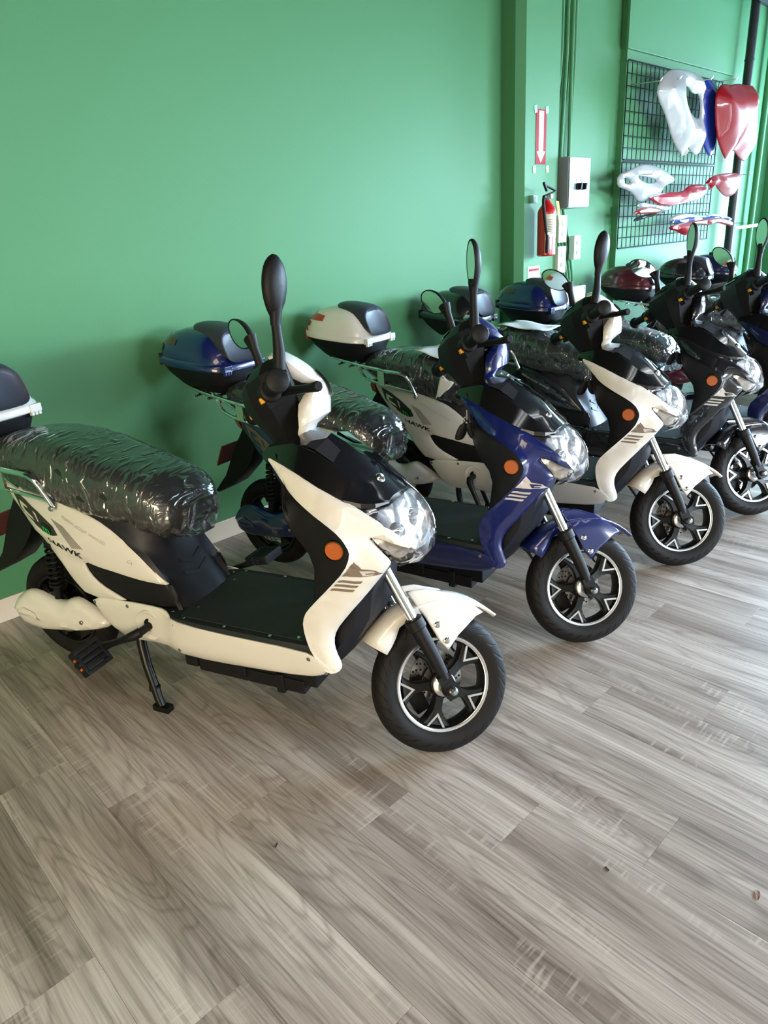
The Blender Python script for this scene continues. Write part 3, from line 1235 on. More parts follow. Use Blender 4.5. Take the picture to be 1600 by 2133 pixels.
# side skirts with the crank boss
SK = [(.250, .125, .366), (.437, .139, .384), (.560, .150, .392), (.600, .158, .388), (.618, .170, .374), (.735, .173, .366), (1.060, .173, .366), (1.10, .170, .350), (1.135, .165, .320),
      (1.110, .160, .296), (1.060, .158, .278), (.936, .158, .262), (.740, .158, .246), (.590, .158, .250), (.545, .148, .258), (.381, .138, .242), (.347, .134, .254), (.290, .128, .315)]


def skr(x, z):
    # step outward toward the battery bay, lower lip rolled inwards
    return 0.006 * smoothstep(.575, .615, x) - 0.010 * smoothstep(.285, .25, z)


SKIRT = {}
for s in (-1, 1):
    P_ = Panel(SK, s, 1, bulge=0.003, bw=0.03, rnd=0.004, ridge=skr)
    o = P_.mesh().build('side_skirt', PAINT['white'], PROTO, smooth=30)
    yb = P_.y(.511, .325)
    c = (.511, yb - s * 0.001, .325)
    MB().lathe([(0.050, 0.0), (0.047, 0.004), (0.041, 0.003), (0.032, -0.003), (0.020, -0.006)], c, (0, s, 0), 32).build('crank_boss', PAINT['white'], o)
    MB().disc((.511, yb - s * 0.003, .325), (0, s, 0), 0.0225, 0.0025, 24).build('crank_opening', M_BLK, o)
    sc_ = MB()
    for x, z in ((.275, .352), (.425, .370), (1.075, .345), (1.118, .306), (.62, .268)):
        sc_.disc((x, P_.y(x, z), z), (0, s, 0), 0.006, 0.0012, 12)
    sc_.build('skirt_screw', M_STEEL, o, smooth=30)['kind'] = 'stuff'
    SKIRT[s] = P_
# crank arms and pedals
CK = Vector((.511, 0, .325))
A205 = math.radians(205)
dk = Vector((math.cos(A205), 0, math.sin(A205)))
cr = MB()
for s in (-1, 1):
    d_ = dk * -s
    cr.tube([Vector((0, s * .14, 0)), Vector((0, s * .198, 0))], 0.012, 14)
    cr.tube([Vector((0, s * .190, 0)), Vector((0, s * .205, 0)) + d_ * .015, Vector((0, s * .208, 0)) + d_ * .06, Vector((0, s * .208, 0)) + d_ * .11, Vector((0, s * .21, 0)) + d_ * .155], [0.015, 0.015, 0.011, 0.010, 0.014], 12)
cr.tube([Vector((0, -.14, 0)), Vector((0, .14, 0))], 0.010, 12)
crank = cr.build('crank', M_BLK, PROTO, smooth=50)
crank.location = CK
for s in (-1, 1):
    c = dk * -s * .157 + Vector((0, s * .262, -.004))
    pd = MB()
    e1 = Vector((0.62, 0, -0.78)) if s == -1 else Vector((0.98, 0, 0.2))
    e2 = Vector((0.78, 0, 0.62)) if s == -1 else Vector((-0.2, 0, 0.98))
    ly = Vector((0, 1, 0))
    for k in (-1, 1):
        pd.obox(c + e1 * 0.036 * k, e1 * 0.007, ly * 0.046, e2 * 0.015)
        pd.obox(c + ly * 0.042 * k, e1 * 0.040, ly * 0.006, e2 * 0.014)
        pd.obox(c + e1 * 0.018 * k, e1 * 0.008, ly * 0.042, e2 * 0.012)
    pd.tube([c - ly * 0.052, c + ly * 0.05], 0.013, 10)
    po = pd.build('pedal', M_BLK, crank, smooth=30, bevel=0.002)
    rf = MB()
    rf.obox(c + ly * 0.0485 * s, e1 * 0.020, ly * 0.0008, e2 * 0.006)
    rf.build('pedal_reflector', M_ORANGE, crank, smooth=None)
# battery case and frame under the floor
bt = MB()
bt.box((.60, -.125, .215), (1.06, .125, .36))
bt.box((.655, -.13, .188), (1.02, .13, .23))
bt.box((.61, -.135, .20), (.655, -.10, .25))
bt.box((.93, -.135, .178), (.955, -.11, .24))
bt.box((.79, -.138, .205), (.83, -.12, .25))
bt.build('battery_case', M_BLK, PROTO, smooth=None, bevel=0.004)
# centre stand
st = MB()
for s in (-1, 1):
    st.tube([(.395, s * .085, .25), (.405, s * .10, .205), (.425, s * .115, .15), (.448, s * .125, .085), (.462, s * .132, .04), (.475, s * .135, .012)], [.016, .0155, .015, .0145, .014, .013], 12)
    st.obox((.478, s * .136, .010), (.030, 0, .0), (0, .014, 0), (0, 0, .010))
    st.obox((.448, s * .125, .07), (.016, 0, -.004), (0, .008, 0), (.003, 0, .016))
st.tube([(.40, -.09, .23), (.40, .09, .23)], 0.011, 10)
stand = st.build('center_stand', mat('stand_gloss_black', (0.004, 0.004, 0.004, 1), 0.3, spec=0.3), PROTO, smooth=40)

# ---- rear body
TAIL = [(-.065, .082, .705), (-.03, .088, .712), (.06, .102, .708), (.182, .118, .686), (.238, .121, .674), (.327, .123, .654), (.388, .124, .626), (.469, .126, .568), (.525, .127, .515), (.569, .127, .475),
        (.596, .127, .458), (.534, .133, .460), (.469, .136, .466), (.362, .136, .486), (.266, .131, .495), (.286, .135, .455), (.327, .138, .424), (.393, .140, .398), (.430, .140, .384),
        (.251, .128, .366), (.193, .122, .411), (.138, .116, .485), (.053, .104, .569), (-.02, .092, .640)]


def tailr(x, z):
    # crease that runs from under the tail forward and down
    zc = 0.566 - 0.30 * (x - 0.05)
    return 0.008 * smoothstep(-0.01, 0.012, z - zc) * smoothstep(0.0, .1, x) * smoothstep(.5, .3, x)


TAILP = {}
for s in (-1, 1):
    P_ = Panel(TAIL, s, 1, bulge=0.006, bw=0.04, rnd=0.005, ridge=tailr)
    o = P_.mesh().build('tail_panel', PAINT['white'], PROTO, smooth=30)
    TAILP[s] = P_
    ins = [(.268, .131, .492), (.362, .134, .485), (.469, .134, .465), (.534, .132, .459), (.596, .126, .457), (.610, .127, .43), (.612, .130, .392), (.560, .142, .388), (.432, .138, .383), (.393, .138, .397), (.327, .136, .423), (.287, .133, .454)]
    Panel([(x, y - 0.007, z) for x, y, z in ins], s, 0, bulge=0.004, bw=0.03, rnd=0.003).mesh().build('tail_insert', M_BLK, PROTO, smooth=30)
    if s == -1:
        d = MB()
        P_.decal([(-.012, .690), (.06, .668), (.115, .640), (.175, .600), (.190, .572), (.165, .566), (.110, .582), (.06, .606), (.010, .635)], d)
        tone = d.build('side_decal', M_DKDEC, o, smooth=None)
        d = MB()
        P_.decal([(.020, .664), (.062, .650), (.066, .643), (.036, .648), (.042, .634), (.082, .618), (.090, .607), (.040, .622), (.020, .640)], d, off=0.0022)
        P_.decal([(.030, .624), (.085, .600), (.092, .590), (.040, .611)], d, off=0.0022)
        P_.decal([(.090, .640), (.104, .632), (.112, .606), (.106, .606), (.100, .624)], d, off=0.0022)
        d.build('letter_mark', PAINT['white'], o, smooth=None)
        d = MB()
        for i in range(6):
            x0, z0 = .176 + .0085 * i, .626 - .0035 * i
            P_.decal([(x0, z0), (x0 + .003, z0 - .001), (x0 + .073, z0 - .088 + .004 * i), (x0 + .070, z0 - .088 + .004 * i)], d)
        d.build('side_stripe', M_DKDEC, o, smooth=None)
        d = MB()
        P_.decal([(.124, .607), (.166, .594), (.158, .567), (.117, .579)], d, off=0.0028)
        d.build('logo_tile', M_INK, o, smooth=None)
        d = MB()
        P_.decal_text('m', (.1275, .580), (.044, -.0135), (-.009, .034), d, off=0.0042, bold=0.03)
        d.build('logo_letter', M_GREEN, o, smooth=None)
        d = MB()
        P_.decal_text('HAWK', (.132, .5395), (.0475, -.0105), (.0015, .0245), d, bold=0.025)
        d.build('name_lettering', M_INK, o, smooth=None)
        d = MB()
        P_.decal_text('PREMIUM eSCOOT  WWW.RID', (.225, .634), (.0117, -.0050), (.006, .0135), d)
        P_.decal_text('.CA', (.455, .521), (.0125, -.006), (.007, .0135), d)
        d.build('web_lettering', M_PALE, o, smooth=None)

# dark core between the panels so that nothing shows through
rings = []
for x, z0, z1, hw in ((-.03, .62, .69, .07), (.10, .52, .68, .09), (.20, .40, .655, .105), (.33, .30, .63, .11), (.45, .27, .60, .11), (.55, .27, .50, .11), (.62, .28, .37, .11)):
    rings.append([(x, -hw, z0), (x, hw, z0), (x, hw, z1), (x, -hw, z1)])
MB().loft(rings).build('inner_body', M_BLK, PROTO, smooth=None)

# cover below the seat, with embossed chevrons
lv = [(.655, .33, .545, .085), (.617, .385, .553, .085), (.590, .43, .549, .085), (.565, .468, .553, .086), (.540, .498, .564, .088), (.515, .524, .574, .09), (.475, .566, .588, .095), (.440, .588, .602, .10), (.405, .604, .622, .105), (.378, .612, .636, .11)]
rings = []
for z, xs, xf, hw in lv:
    half = [(xs, .1235), (xs + (xf - xs) * .45, .116), (xf - .022, hw), (xf - .004, hw * .72), (xf, hw * .35)]
    rings.append([(x, -y, z) for x, y in half] + [(xf + .002, 0, z)] + [(x, y, z) for x, y in reversed(half)])
cov = MB().loft(rings, False, False).build('seat_front_cover', M_GREY, PROTO, smooth=40)


def cover_x(z):
    for a, b in zip(lv, lv[1:]):
        if b[0] <= z <= a[0]:
            t = (a[0] - z) / (a[0] - b[0])
            return a[2] + (b[2] - a[2]) * t
    return lv[-1][2]


ch = MB()
for zc, hw, th in ((.585, .075, .012), (.500, .045, .010), (.462, .052, .010)):
    for s in (-1, 1):
        pts = [(0, zc - .022), (s * hw, zc), (s * hw, zc + th), (0, zc - .022 + th * 1.5)]
        ch.add([(cover_x(z) + .0045 - (abs(y) / .09) ** 3 * .012, y, z) for y, z in pts] + [(cover_x(z) - .004 - (abs(y) / .09) ** 3 * .012, y, z) for y, z in pts],
               [(0, 1, 2, 3), (0, 4, 5, 1), (1, 5, 6, 2), (2, 6, 7, 3)])
ch.build('chevron', M_GREY, cov, smooth=None)

# seat and its plastic bag
seat_prof = [  # x, z bottom, z top, half width
    (-.115, .775, .800, .055), (-.095, .755, .830, .085), (-.04, .728, .850, .110), (.03, .706, .860, .125), (.12, .684, .864, .136), (.21, .664, .858, .141), (.30, .648, .842, .143), (.40, .636, .812, .140),
    (.48, .636, .786, .133), (.55, .630, .756, .124), (.60, .628, .722, .110), (.63, .632, .690, .085), (.645, .645, .668, .05)]


def seat_ring(x, z0, z1, hw, g=0.0, wob=0.0, seed=0):
    zc, h = (z0 + z1) / 2, (z1 - z0) / 2
    ring = []
    for k in range(32):
        a = 2 * PI * k / 32
        c, s_ = math.cos(a), math.sin(a)
        y = math.copysign(abs(c) ** 0.62, c) * (hw + g)
        z = zc + math.copysign(abs(s_) ** 0.62, s_) * (h + g)
        if s_ > 0:
            z -= 0.010 * (1 - abs(c)) * smoothstep(.15, .3, x) * smoothstep(.5, .35, x)
        ring.append((x, y, z))
    return ring


seat = MB().loft([seat_ring(*q) for q in seat_prof]).build('seat', M_SEAT, PROTO, smooth=60)
rnd = random.Random(7)
fine = []
for a, b in zip(seat_prof, seat_prof[1:]):
    for t in (0, 0.34, 0.67):
        fine.append([a[i] + (b[i] - a[i]) * t for i in range(4)])
fine.append(list(seat_prof[-1]))
fine = [[-.128, .76, .80, .05]] + fine + [[.662, .640, .672, .055]]
rings = []
for i, q in enumerate(fine):
    r_ = seat_ring(*q, g=0.006 + 0.012 * smoothstep(.48, .60, q[0]))
    rr = []
    for k, p in enumerate(r_):
        c = math.sin(2 * PI * k / 32)
        amp = 0.0035 if c > 0.3 else 0.008
        n = math.sin(k * 1.9 + i * 0.8) * 0.5 + rnd.uniform(-1, 1) * 0.7
        f = 1 + amp * n / 0.13
        zc = (q[1] + q[2]) / 2
        drop = -0.030 * max(0, -c) * smoothstep(.2, .6, p[0]) * (0.6 + 0.5 * math.sin(i * 1.7))
        rr.append((p[0] + rnd.uniform(-.003, .003), p[1] * f, zc + (p[2] - zc) * f + drop))
    rings.append(rr)
MB().loft(rings).build('plastic_wrap', M_WRAP, seat, smooth=70)

# swing-arm covers, rear shocks
POD = [(-.122, .115, .262), (-.105, .120, .300), (-.050, .124, .338), (.000, .124, .342), (.060, .122, .322), (.105, .120, .314), (.165, .120, .342), (.205, .120, .335), (.302, .112, .276), (.305, .110, .262), (.240, .114, .236), (.150, .118, .219), (.050, .120, .204), (-.047, .120, .190), (-.100, .117, .212)]


def podr(x, z):
    zc = .275 - .13 * (x + .05)
    return .008 * smoothstep(.004, -.004, z - zc - .030) * smoothstep(-.075, -.055, z - zc) + .005 * math.exp(-((z - zc + .012) / .006) ** 2) * smoothstep(.22, .15, x)


for s in (-1, 1):
    Pp = Panel(POD, s, 1, bulge=0.014, bw=0.012, rnd=0.008, thick=0.012, ridge=podr, grid=0.016)
    o = Pp.mesh().build('swingarm_cover', PAINT['white'], PROTO, smooth=40)
    MB().disc((.20, Pp.y(.20, .268) - s * .001, .268), (0, s, 0), .007, .002, 14).build('cover_bolt', M_STEEL, o)
    d = MB()
    Pp.decal([(-.085, .262), (-.05, .285), (-.005, .272), (.018, .248), (-.02, .240), (-.07, .243)], d, off=.003)
    d.build('cover_scoop', PAINT['white'], o, smooth=None)
    sh = MB()
    a, b = Vector((.070, s * .098, .29)), Vector((.115, s * .098, .565))
    sh.tube([a, a.lerp(b, .35)], .013, 12)
    sh.tube([a.lerp(b, .3), b], .008, 12)
    sh.disc(a.lerp(b, .28), b - a, .024, .008, 18)
    sh.disc(a.lerp(b, .84), b - a, .024, .008, 18)
    so = sh.build('shock_absorber', M_BLK, PROTO)
    hel = []
    d0 = (b - a).normalized()
    n1 = d0.orthogonal().normalized()
    n2 = d0.cross(n1)
    for i in range(8 * 14 + 1):
        t = i / (8 * 14)
        an = 2 * PI * 8 * t
        hel.append(a.lerp(b, .30 + .54 * t) + (n1 * math.cos(an) + n2 * math.sin(an)) * .021)
    MB().tube(hel, .0042, 6).build('spring', M_BLK, so)
# swing arm itself
sw = MB()
for s in (-1, 1):
    sw.tube([(0, s * .075, .225), (.15, s * .08, .27), (.36, s * .08, .30)], .016, 10)
sw.tube([(0, -.12, .225), (0, .12, .225)], .010, 10)
sw.build('swing_arm', M_BLK, PROTO)

# mudguard with number plate
mg = MB()
pr = [(-.075, .655), (.000, .610), (-.045, .520), (-.085, .470), (-.180, .385), (-.285, .332), (-.305, .336), (-.225, .420), (-.195, .470), (-.150, .550)]
rings = []
for y, k in ((-.048, .96), (-.042, 1), (.042, 1), (.048, .96)):
    cx, cz = -.13, .48
    rings.append([(cx + (x - cx) * k, y, cz + (z - cz) * k) for x, z in pr])
mg.loft(rings)
mud = mg.build('mudguard', M_BLK, PROTO, smooth=30)
pn = Vector((-.86, 0, .5)).normalized()
pu = Vector((.45, 0, .88)).normalized()
MB().obox((-.215, 0, .520), pn * .003, Vector((0, .075, 0)), pu * .052).build('number_plate', M_PLATE, mud, smooth=None, bevel=.003)
tl = MB()
tl.loft([[(-.095, y * .07, z) for y, z in ((-1, .69), (-.8, .712), (0, .722), (.8, .712), (1, .69), (.8, .66), (-.8, .66))], [(-.06, y * .083, z) for y, z in ((-1, .69), (-.8, .72), (0, .73), (.8, .72), (1, .69), (.8, .65), (-.8, .65))]])
tl.build('tail_light', M_RED, PROTO, smooth=30)

# chrome rack
rk = MB()


def bez(pts, n=5, r=0.35):
    """round the corners of a polyline"""
    pts = [Vector(p) for p in pts]
    out = [pts[0]]
    for i in range(1, len(pts) - 1):
        a, b, c = pts[i - 1], pts[i], pts[i + 1]
        p, q = b.lerp(a, r), b.lerp(c, r)
        for k in range(n + 1):
            t = k / n
            out.append(p.lerp(b, t).lerp(b.lerp(q, t), t))
    out.append(pts[-1])
    return out


loop = [(.212, -.138, .670), (.175, -.156, .772), (0.050, -0.158, 0.781), (-0.160, -0.135, 0.808), (-0.300, -0.100, 0.824), (-0.335, 0.000, 0.828)]
rk.tube(bez(loop), .0085, 12)
rk.tube(bez([(x, -y, z) for x, y, z in loop]), .0085, 12)
for s in (-1, 1):
    rk.tube(bez([(-.125, s * .138, .815), (-.075, s * .142, .742), (.0, s * .150, .722), (.195, s * .142, .690)]), .0065, 10)
    rk.obox((.035, s * .160, .755), (.018, 0, -.001), (0, .0025, 0), (0, 0, .036))
for x, z in ((-.09, .783), (-.16, .790), (-.23, .798)):
    rk.tube([(x, -.145, z), (x, .145, z)], .006, 8)
rk.tube([(.03, -.10, .70), (-.14, -.10, .80)], .007, 8)
rk.tube([(.03, .10, .70), (-.14, .10, .80)], .007, 8)
rack = rk.build('rack', M_CHROME, PROTO, smooth=50)
nt_ = MB()
for s in (-1, 1):
    nt_.lathe([(.0001, .008), (.007, .007), (.009, .003), (.009, 0)], (.212, s * .146, .668), (0, s, 0), 12)
nt_.build('rack_nut', M_STEEL, rack)

# top case
T6 = math.radians(5.5)


def TK(x, y, z):
    return Vector((-.060 + x * math.cos(T6), y, .793 - x * math.sin(T6) + z * math.cos(T6)))


def sring(z, x0, x1, b, n=3.4, k=56, off=0.0):
    cx, a = (x0 + x1) / 2, (x1 - x0) / 2
    out = []
    for i in range(k):
        t = 2 * PI * i / k
        c, s_ = math.cos(t), math.sin(t)
        # rear end rounder than the front
        e = 2.0 / (n if c > 0 else 2.5)
        out.append(TK(cx + math.copysign(abs(c) ** e, c) * (a + off), math.copysign(abs(s_) ** (2 / n), s_) * (b + off), z))
    return out


base = MB().loft([sring(0.0, -.290, -.045, .085), sring(.004, -.300, -.035, .098), sring(.02, -.325, -.028, .112), sring(.06, -.375, -.018, .136), sring(.09, -.398, -.010, .147), sring(.104, -.404, -.008, .150)])
tbase = base.build('top_case', M_BLK, PROTO, smooth=45)
LID = [(.100, -.410, .000, .158), (.104, -.414, .004, .162), (.122, -.414, .004, .162), (.128, -.410, .000, .158), (.131, -.403, -.004, .152), (.150, -.398, -.010, .149), (.180, -.382, -.026, .140), (.208, -.355, -.045, .126),
       (.230, -.318, -.062, .106), (.245, -.270, -.082, .080), (.252, -.22, -.11, .048), (.254, -.18, -.14, .015)]
lid = MB().loft([sring(*q) for q in LID]).build('case_lid', PAINT['white'], tbase, smooth=40)
for s in (-1, 1):
    hg = MB()
    c = TK(-.010, s * .098, .112)
    hg.obox(c, (.012, 0, 0), (0, .022, 0), (0, 0, .013))
    for k in (-1, 0, 1):
        hg.obox(c + Vector((.004, k * .014, -.016)), (.007, 0, 0), (0, .005, 0), (0, 0, .008))
    hg.build('case_hinge', PAINT['white'], tbase, smooth=None, bevel=.003)
# backrest pad on the front of the lid
pad = MB()
rings = []
for x_, zb, zt, hw in ((.000, .144, .242, .078), (.009, .136, .254, .088), (.007, .134, .260, .092), (-.02, .145, .268, .095), (-.06, .170, .272, .092), (-.11, .200, .273, .082), (-.15, .225, .270, .068), (-.165, .240, .264, .052)):
    ring = []
    for i in range(28):
        t = 2 * PI * i / 28
        c, s_ = math.cos(t), math.sin(t)
        y = math.copysign(abs(c) ** (0.7 if s_ > 0 else 0.45), c) * hw
        z = (zb + zt) / 2 + math.copysign(abs(s_) ** (0.85 if s_ > 0 else 0.5), s_) * (zt - zb) / 2
        ring.append(TK(x_ - (z - .14) * .42, y, z))
    rings.append(ring)
pad.loft(rings)
pad.build('backrest_pad', M_PAD, tbase, smooth=40)


def lid_at(t, z, off):
    for a, b in zip(LID, LID[1:]):
        if a[0] <= z <= b[0]:
            f = (z - a[0]) / (b[0] - a[0] + 1e-9)
            q = [a[i] + (b[i] - a[i]) * f for i in range(4)]
            break
    else:
        q = LID[-1]
    cx, ax_ = (q[1] + q[2]) / 2, (q[2] - q[1]) / 2
    c, s_ = math.cos(t), math.sin(t)
    n = 3.4
    e = 2.0 / (n if c > 0 else 2.5)
    return TK(cx + math.copysign(abs(c) ** e, c) * (ax_ + off), math.copysign(abs(s_) ** (2 / n), s_) * (q[3] + off), z)


for s in (-1, 1):
    rf = MB()

    def patch(t0, t1, zlo, zhi):
        rows_ = []
        for i in range(9):
            t = (t0 + (t1 - t0) * i / 8)
            z0_, z1_ = zlo(i / 8), zhi(i / 8)
            rows_.append([lid_at(s * t, z0_ + (z1_ - z0_) * j / 4, .0022) for j in range(5)])
        rf.loft(rows_, False, False)
    patch(PI * 0.99, PI * 0.56, lambda f: .180 + .006 * f, lambda f: .222 - .010 * f)
    patch(PI * 0.99, PI * 0.72, lambda f: .142 + .012 * f, lambda f: .181 - .004 * f)
    rf.build('case_reflector', M_RED, tbase, smooth=50)
lt = MB()
lt.obox(TK(-.372, -.118, .112), (.013, -.010, 0), (.004, .005, 0), (0, 0, .024))
lt.build('case_latch', M_RED, tbase, smooth=None, bevel=.003)

# ---- steering head
BU, BW = 0.022, 0.905       # handlebar tube in steering coordinates
hb = MB()
hb.tube([S(BU, -.30, BW), S(BU, -.14, BW), S(BU + .0, .14, BW), S(BU, .30, BW)], .011, 14)
bar = hb.build('handlebar', M_BLK, PROTO)
for s in (-1, 1):
    g_ = MB()
    pr = [(.0001, 0), (.024, 0), (.027, .003), (.027, .012), (.0235, .016), (.019, .02)]
    for i in range(12):
        pr += [(.0178, .022 + i * .0085), (.0165, .0265 + i * .0085)]
    pr += [(.019, .125), (.026, .128), (.026, .134), (.011, .136)]
    g_.lathe(pr, S(BU, s * .325, BW), SV * -s, 24)
    gg = g_.build('grip', M_BLK, bar, smooth=50)
    MB().disc(S(BU, s * .3255, BW), SV * s, .004, .0006, 10).build('grip_bolt_hole', mat('hole_black', (0.002, 0.002, 0.002, 1), 0.9), bar, smooth=None)
    # switch housing
    h = MB()
    h.tube([S(BU, s * .190, BW), S(BU, s * .178, BW), S(BU, s * .135, BW), S(BU, s * .12, BW)], [.020, .027, .028, .022], 16)
    h.obox(S(BU - .004, s * .156, BW - .022), SU * .018, SV * .020, AX * .014)
    h.build('switch_housing', M_BLK, bar, smooth=40)
    k = MB()
    k.obox(S(BU - .026, s * .160, BW - .010), SU * .006, SV * .010, AX * .007)
    k.build('switch_button', M_YEL, bar, smooth=None, bevel=.002)
    # lever
    l = MB()
    l.tube([S(.045, s * .150, .895), S(.062, s * .175, .886), S(.078, s * .22, .873), S(.089, s * .275, .862), S(.096, s * .315, .855), S(.0965, s * .319, .8545)],
           [.011, .0105, .0095, .0105, .012, .009], 10)
    l.obox(S(BU + .02, s * .148, BW), SU * .016, SV * .014, AX * .012)
    l.build('brake_lever', M_BLK, bar, smooth=40)

# inner cowl (black) and painted front cowl
ic = MB()
rings = []
for w_, ur, uf, hw in ((.60, .020, .070, .030), (.70, .012, .070, .038), (.775, .000, .074, .046), (.83, -.008, .082, .072), (.868, -.016, .090, .102), (.900, -.020, .096, .124), (.93, -.017, .100, .128), (.955, -.008, .106, .120), (.972, .012, .112, .104), (.982, .030, .112, .090), (.986, .05, .108, .06)):
    um = ur + .28 * (uf - ur)
    ring = [(ur, -hw * .62), (um, -hw), (uf - .012, -hw), (uf, -hw * .8), (uf, hw * .8), (uf - .012, hw), (um, hw), (ur, hw * .62)]
    rings.append([S(u, v, w_) for u, v in ring])
ic.loft(rings)
cowl_in = ic.build('inner_cowl', M_BLK, PROTO, smooth=24)
def cowl_ring(w_, nose_u, hw, rear_u):
    half = [(rear_u, hw * .97), (rear_u + (nose_u - rear_u) * .35, hw), (rear_u + (nose_u - rear_u) * .65, hw * .86), (rear_u + (nose_u - rear_u) * .86, hw * .58), (rear_u + (nose_u - rear_u) * .97, hw * .28)]
    return [S(u, -v, w_) for u, v in half] + [S(nose_u, 0, w_)] + [S(u, v, w_) for u, v in reversed(half)]


fc = MB()
fc.loft([cowl_ring(*q) for q in ((.880, .188, .072, .150), (.896, .184, .092, .116), (.915, .178, .102, .098), (.935, .169, .106, .088), (.960, .154, .104, .078), (.985, .136, .092, .072), (.997, .120, .066, .076))], False, False)
fc.loft([cowl_ring(*q) for q in ((.880, .188, .072, .150), (.866, .190, .100, .104), (.850, .188, .108, .078), (.828, .180, .110, .064), (.800, .164, .106, .052), (.790, .118, .092, .046), (.772, .098, .078, .040), (.74, .086, .066, .034), (.705, .074, .058, .030))], False, False)
cowl = fc.build('front_cowl', PAINT['white'], PROTO, smooth=32)
cowl.modifiers.new('thick', 'SOLIDIFY').thickness = 0.003
lm_ = MB()
rings = []
for v in (-.066, -.045, -.02, 0, .02, .045, .066):
    k = .004 - .010 * (abs(v) / .066) ** 2
    rings.append([S(.176 + k, v, .915), S(.186 + k, v, .890), S(.190 + k, v, .862), S(.186 + k, v, .836)])
lm_.loft(rings, False, False)
lm_.build('position_lamp', M_REFL, cowl, smooth=60)
sc_ = MB()
for s in (-1, 1):
    sc_.disc(S(.062, s * .060, .785), SV * s + SU * .3, .005, .004, 10)
sc_.build('cowl_screw', M_STEEL, cowl)
# instrument panel on top of the inner cowl
db = MB()
db.loft([[S(.012, -.055, .977), S(.085, -.05, .986), S(.085, .05, .986), S(.012, .055, .977)], [S(.016, -.050, .981), S(.082, -.045, .990), S(.082, .045, .990), S(.016, .050, .981)]])
db.build('instrument_panel', M_GLOSS, cowl_in, smooth=None)
ky = MB()
ky.lathe([(.0001, .006), (.008, .006), (.012, .003), (.013, 0)], (1.035, -.095, .80), (-.9, -.35, .2), 18)
ky.build('ignition_lock', M_STEEL, shield)

# mirrors: built upright about their stem foot, turned one by one for each scooter
def mirror_mesh(bend):
    st_ = MB()
    path = [(0, 0, -.018), (0, 0, .03), (-.002, .003, .06), (-.004, .006, .09), (-.005, .008, .125)]
    st_.tube(path, [.0165, .0145, .0125, .0120, .0160], 14)
    # head: leaf outline in the y-z plane, glass toward -x, shell bulging to +x
    key = [(0.0, .098), (.016, .112), (.030, .135), (.039, .165), (.039, .195), (.031, .222), (.016, .240), (.0, .248), (-.016, .240), (-.029, .222), (-.036, .195), (-.036, .165), (-.028, .135), (-.013, .112)]
    outl = [(p[0] + .008, p[1]) for p in chaikin([(a, b, 0) for a, b in key], 2)]
    cy, cz = .010, .175
    if bend:
        cb, sb_ = math.cos(bend), math.sin(bend)
        rot = lambda y, z: (.008 + (y - .008) * cb + (z - .108) * sb_, .108 - (y - .008) * sb_ + (z - .108) * cb)
        outl = [rot(y, z) for y, z in outl]
        cy, cz = rot(cy, cz)
    NO = len(outl)
    rings = []
    for k, x_ in ((1.0, -.008), (1.03, -.003), (1.0, .004), (.88, .012), (.62, .019), (.30, .022), (.02, .023)):
        rings.append([(x_ - .005, cy + (y - cy) * k, cz + (z - cz) * k) for y, z in outl])
    st_.loft(rings, True, False)
    # bezel back to the glass
    st_.loft([rings[0], [(-.0125, cy + (y - cy) * .93, cz + (z - cz) * .93) for y, z in outl]], True, False)
    st_.tube([(-.004, .008, .085), (-.002, .008 + (cy - .008) * .35, .108 + (cz - .108) * .35)], [.012, .017], 12)
    g_ = MB()
    g_.add([(-.0120, cy + (y - cy) * .94, cz + (z - cz) * .94) for y, z in outl], [tuple(range(NO))])
    return st_, g_


MIRR = []
for s in (-1, 1):
    a, b = mirror_mesh(math.radians(62) if s == 1 else 0.0)
    if s == -1:
        a.v = [Vector((p.x, -p.y, p.z)) for p in a.v]
        b.v = [Vector((p.x, -p.y, p.z)) for p in b.v]
    mo_ = a.build('mirror', M_BLK, PROTO, smooth=40)
    b.build('mirror_glass', M_MIRROR, mo_, smooth=None)
    mo_.location = S(.084, -.125, .962) if s == -1 else S(.070, .115, .966)
    mo_['side'] = s
    MIRR.append(mo_)

# ------------------------------------------------------------------ the row of scooters
def kids(o):
    return [c for c in o.children]


def copy_tree(o, parent=None):
    c = o.copy()
    COL.objects.link(c)
    if parent is not None:
        c.parent = parent
        c.matrix_parent_inverse = o.matrix_parent_inverse
    for ch in kids(o):
        copy_tree(ch, c)
    return c


def walk(o):
    yield o
    for c in o.children:
        yield from walk(c)


GRP = 'electric scooters parked in a row along the green wall'
FLEET = [
    # x, y, heading, steering trim, crank angle, body, top case, mirrors (right yaw, lean, left yaw, lean), label
    (0.645, 2.335, -68.5, -1, 205, 'white', 'white', (174, -10, -120, -14), 'white electric scooter nearest the camera, its top case cut by the left edge'),
    (1.569, 2.395, -77, -2, 330, 'blue', 'blue', (-134, 0, -112, -12), 'glossy royal blue electric scooter with a blue top case, between two white ones'),
    (2.365, 2.41, -78.5, -6, 295, 'white', 'white', (165, -14, -98, -6), 'white electric scooter with red reflectors on its white top case and papers on the seat'),
    (3.174, 2.396, -82, 3, 205, 'black', 'black', (-140, 4, -78, -4), 'all black electric scooter with a silver stripe decal, behind the second white one'),
    (3.723, 2.27, -85, 0, 205, 'navy', 'blue', (-125, 0, -105, 8), 'dark navy electric scooter at the right edge with a blue top case under the extinguisher'),
    (5.12, 2.35, -78, 0, 205, 'maroon', 'maroon', (180, 0, 180, 0), 'dark maroon electric scooter with a maroon top case left of the wire grid'),
    (5.98, 2.30, -78, 0, 205, 'black', 'black', (180, 0, 180, 0), 'second farthest electric scooter, black top case below the hanging body panels'),
    (6.48, 2.30, -78, 0, 205, 'navy', 'navy', (180, 0, 180, 0), 'farthest electric scooter, navy top case before the black standpipe'),
]
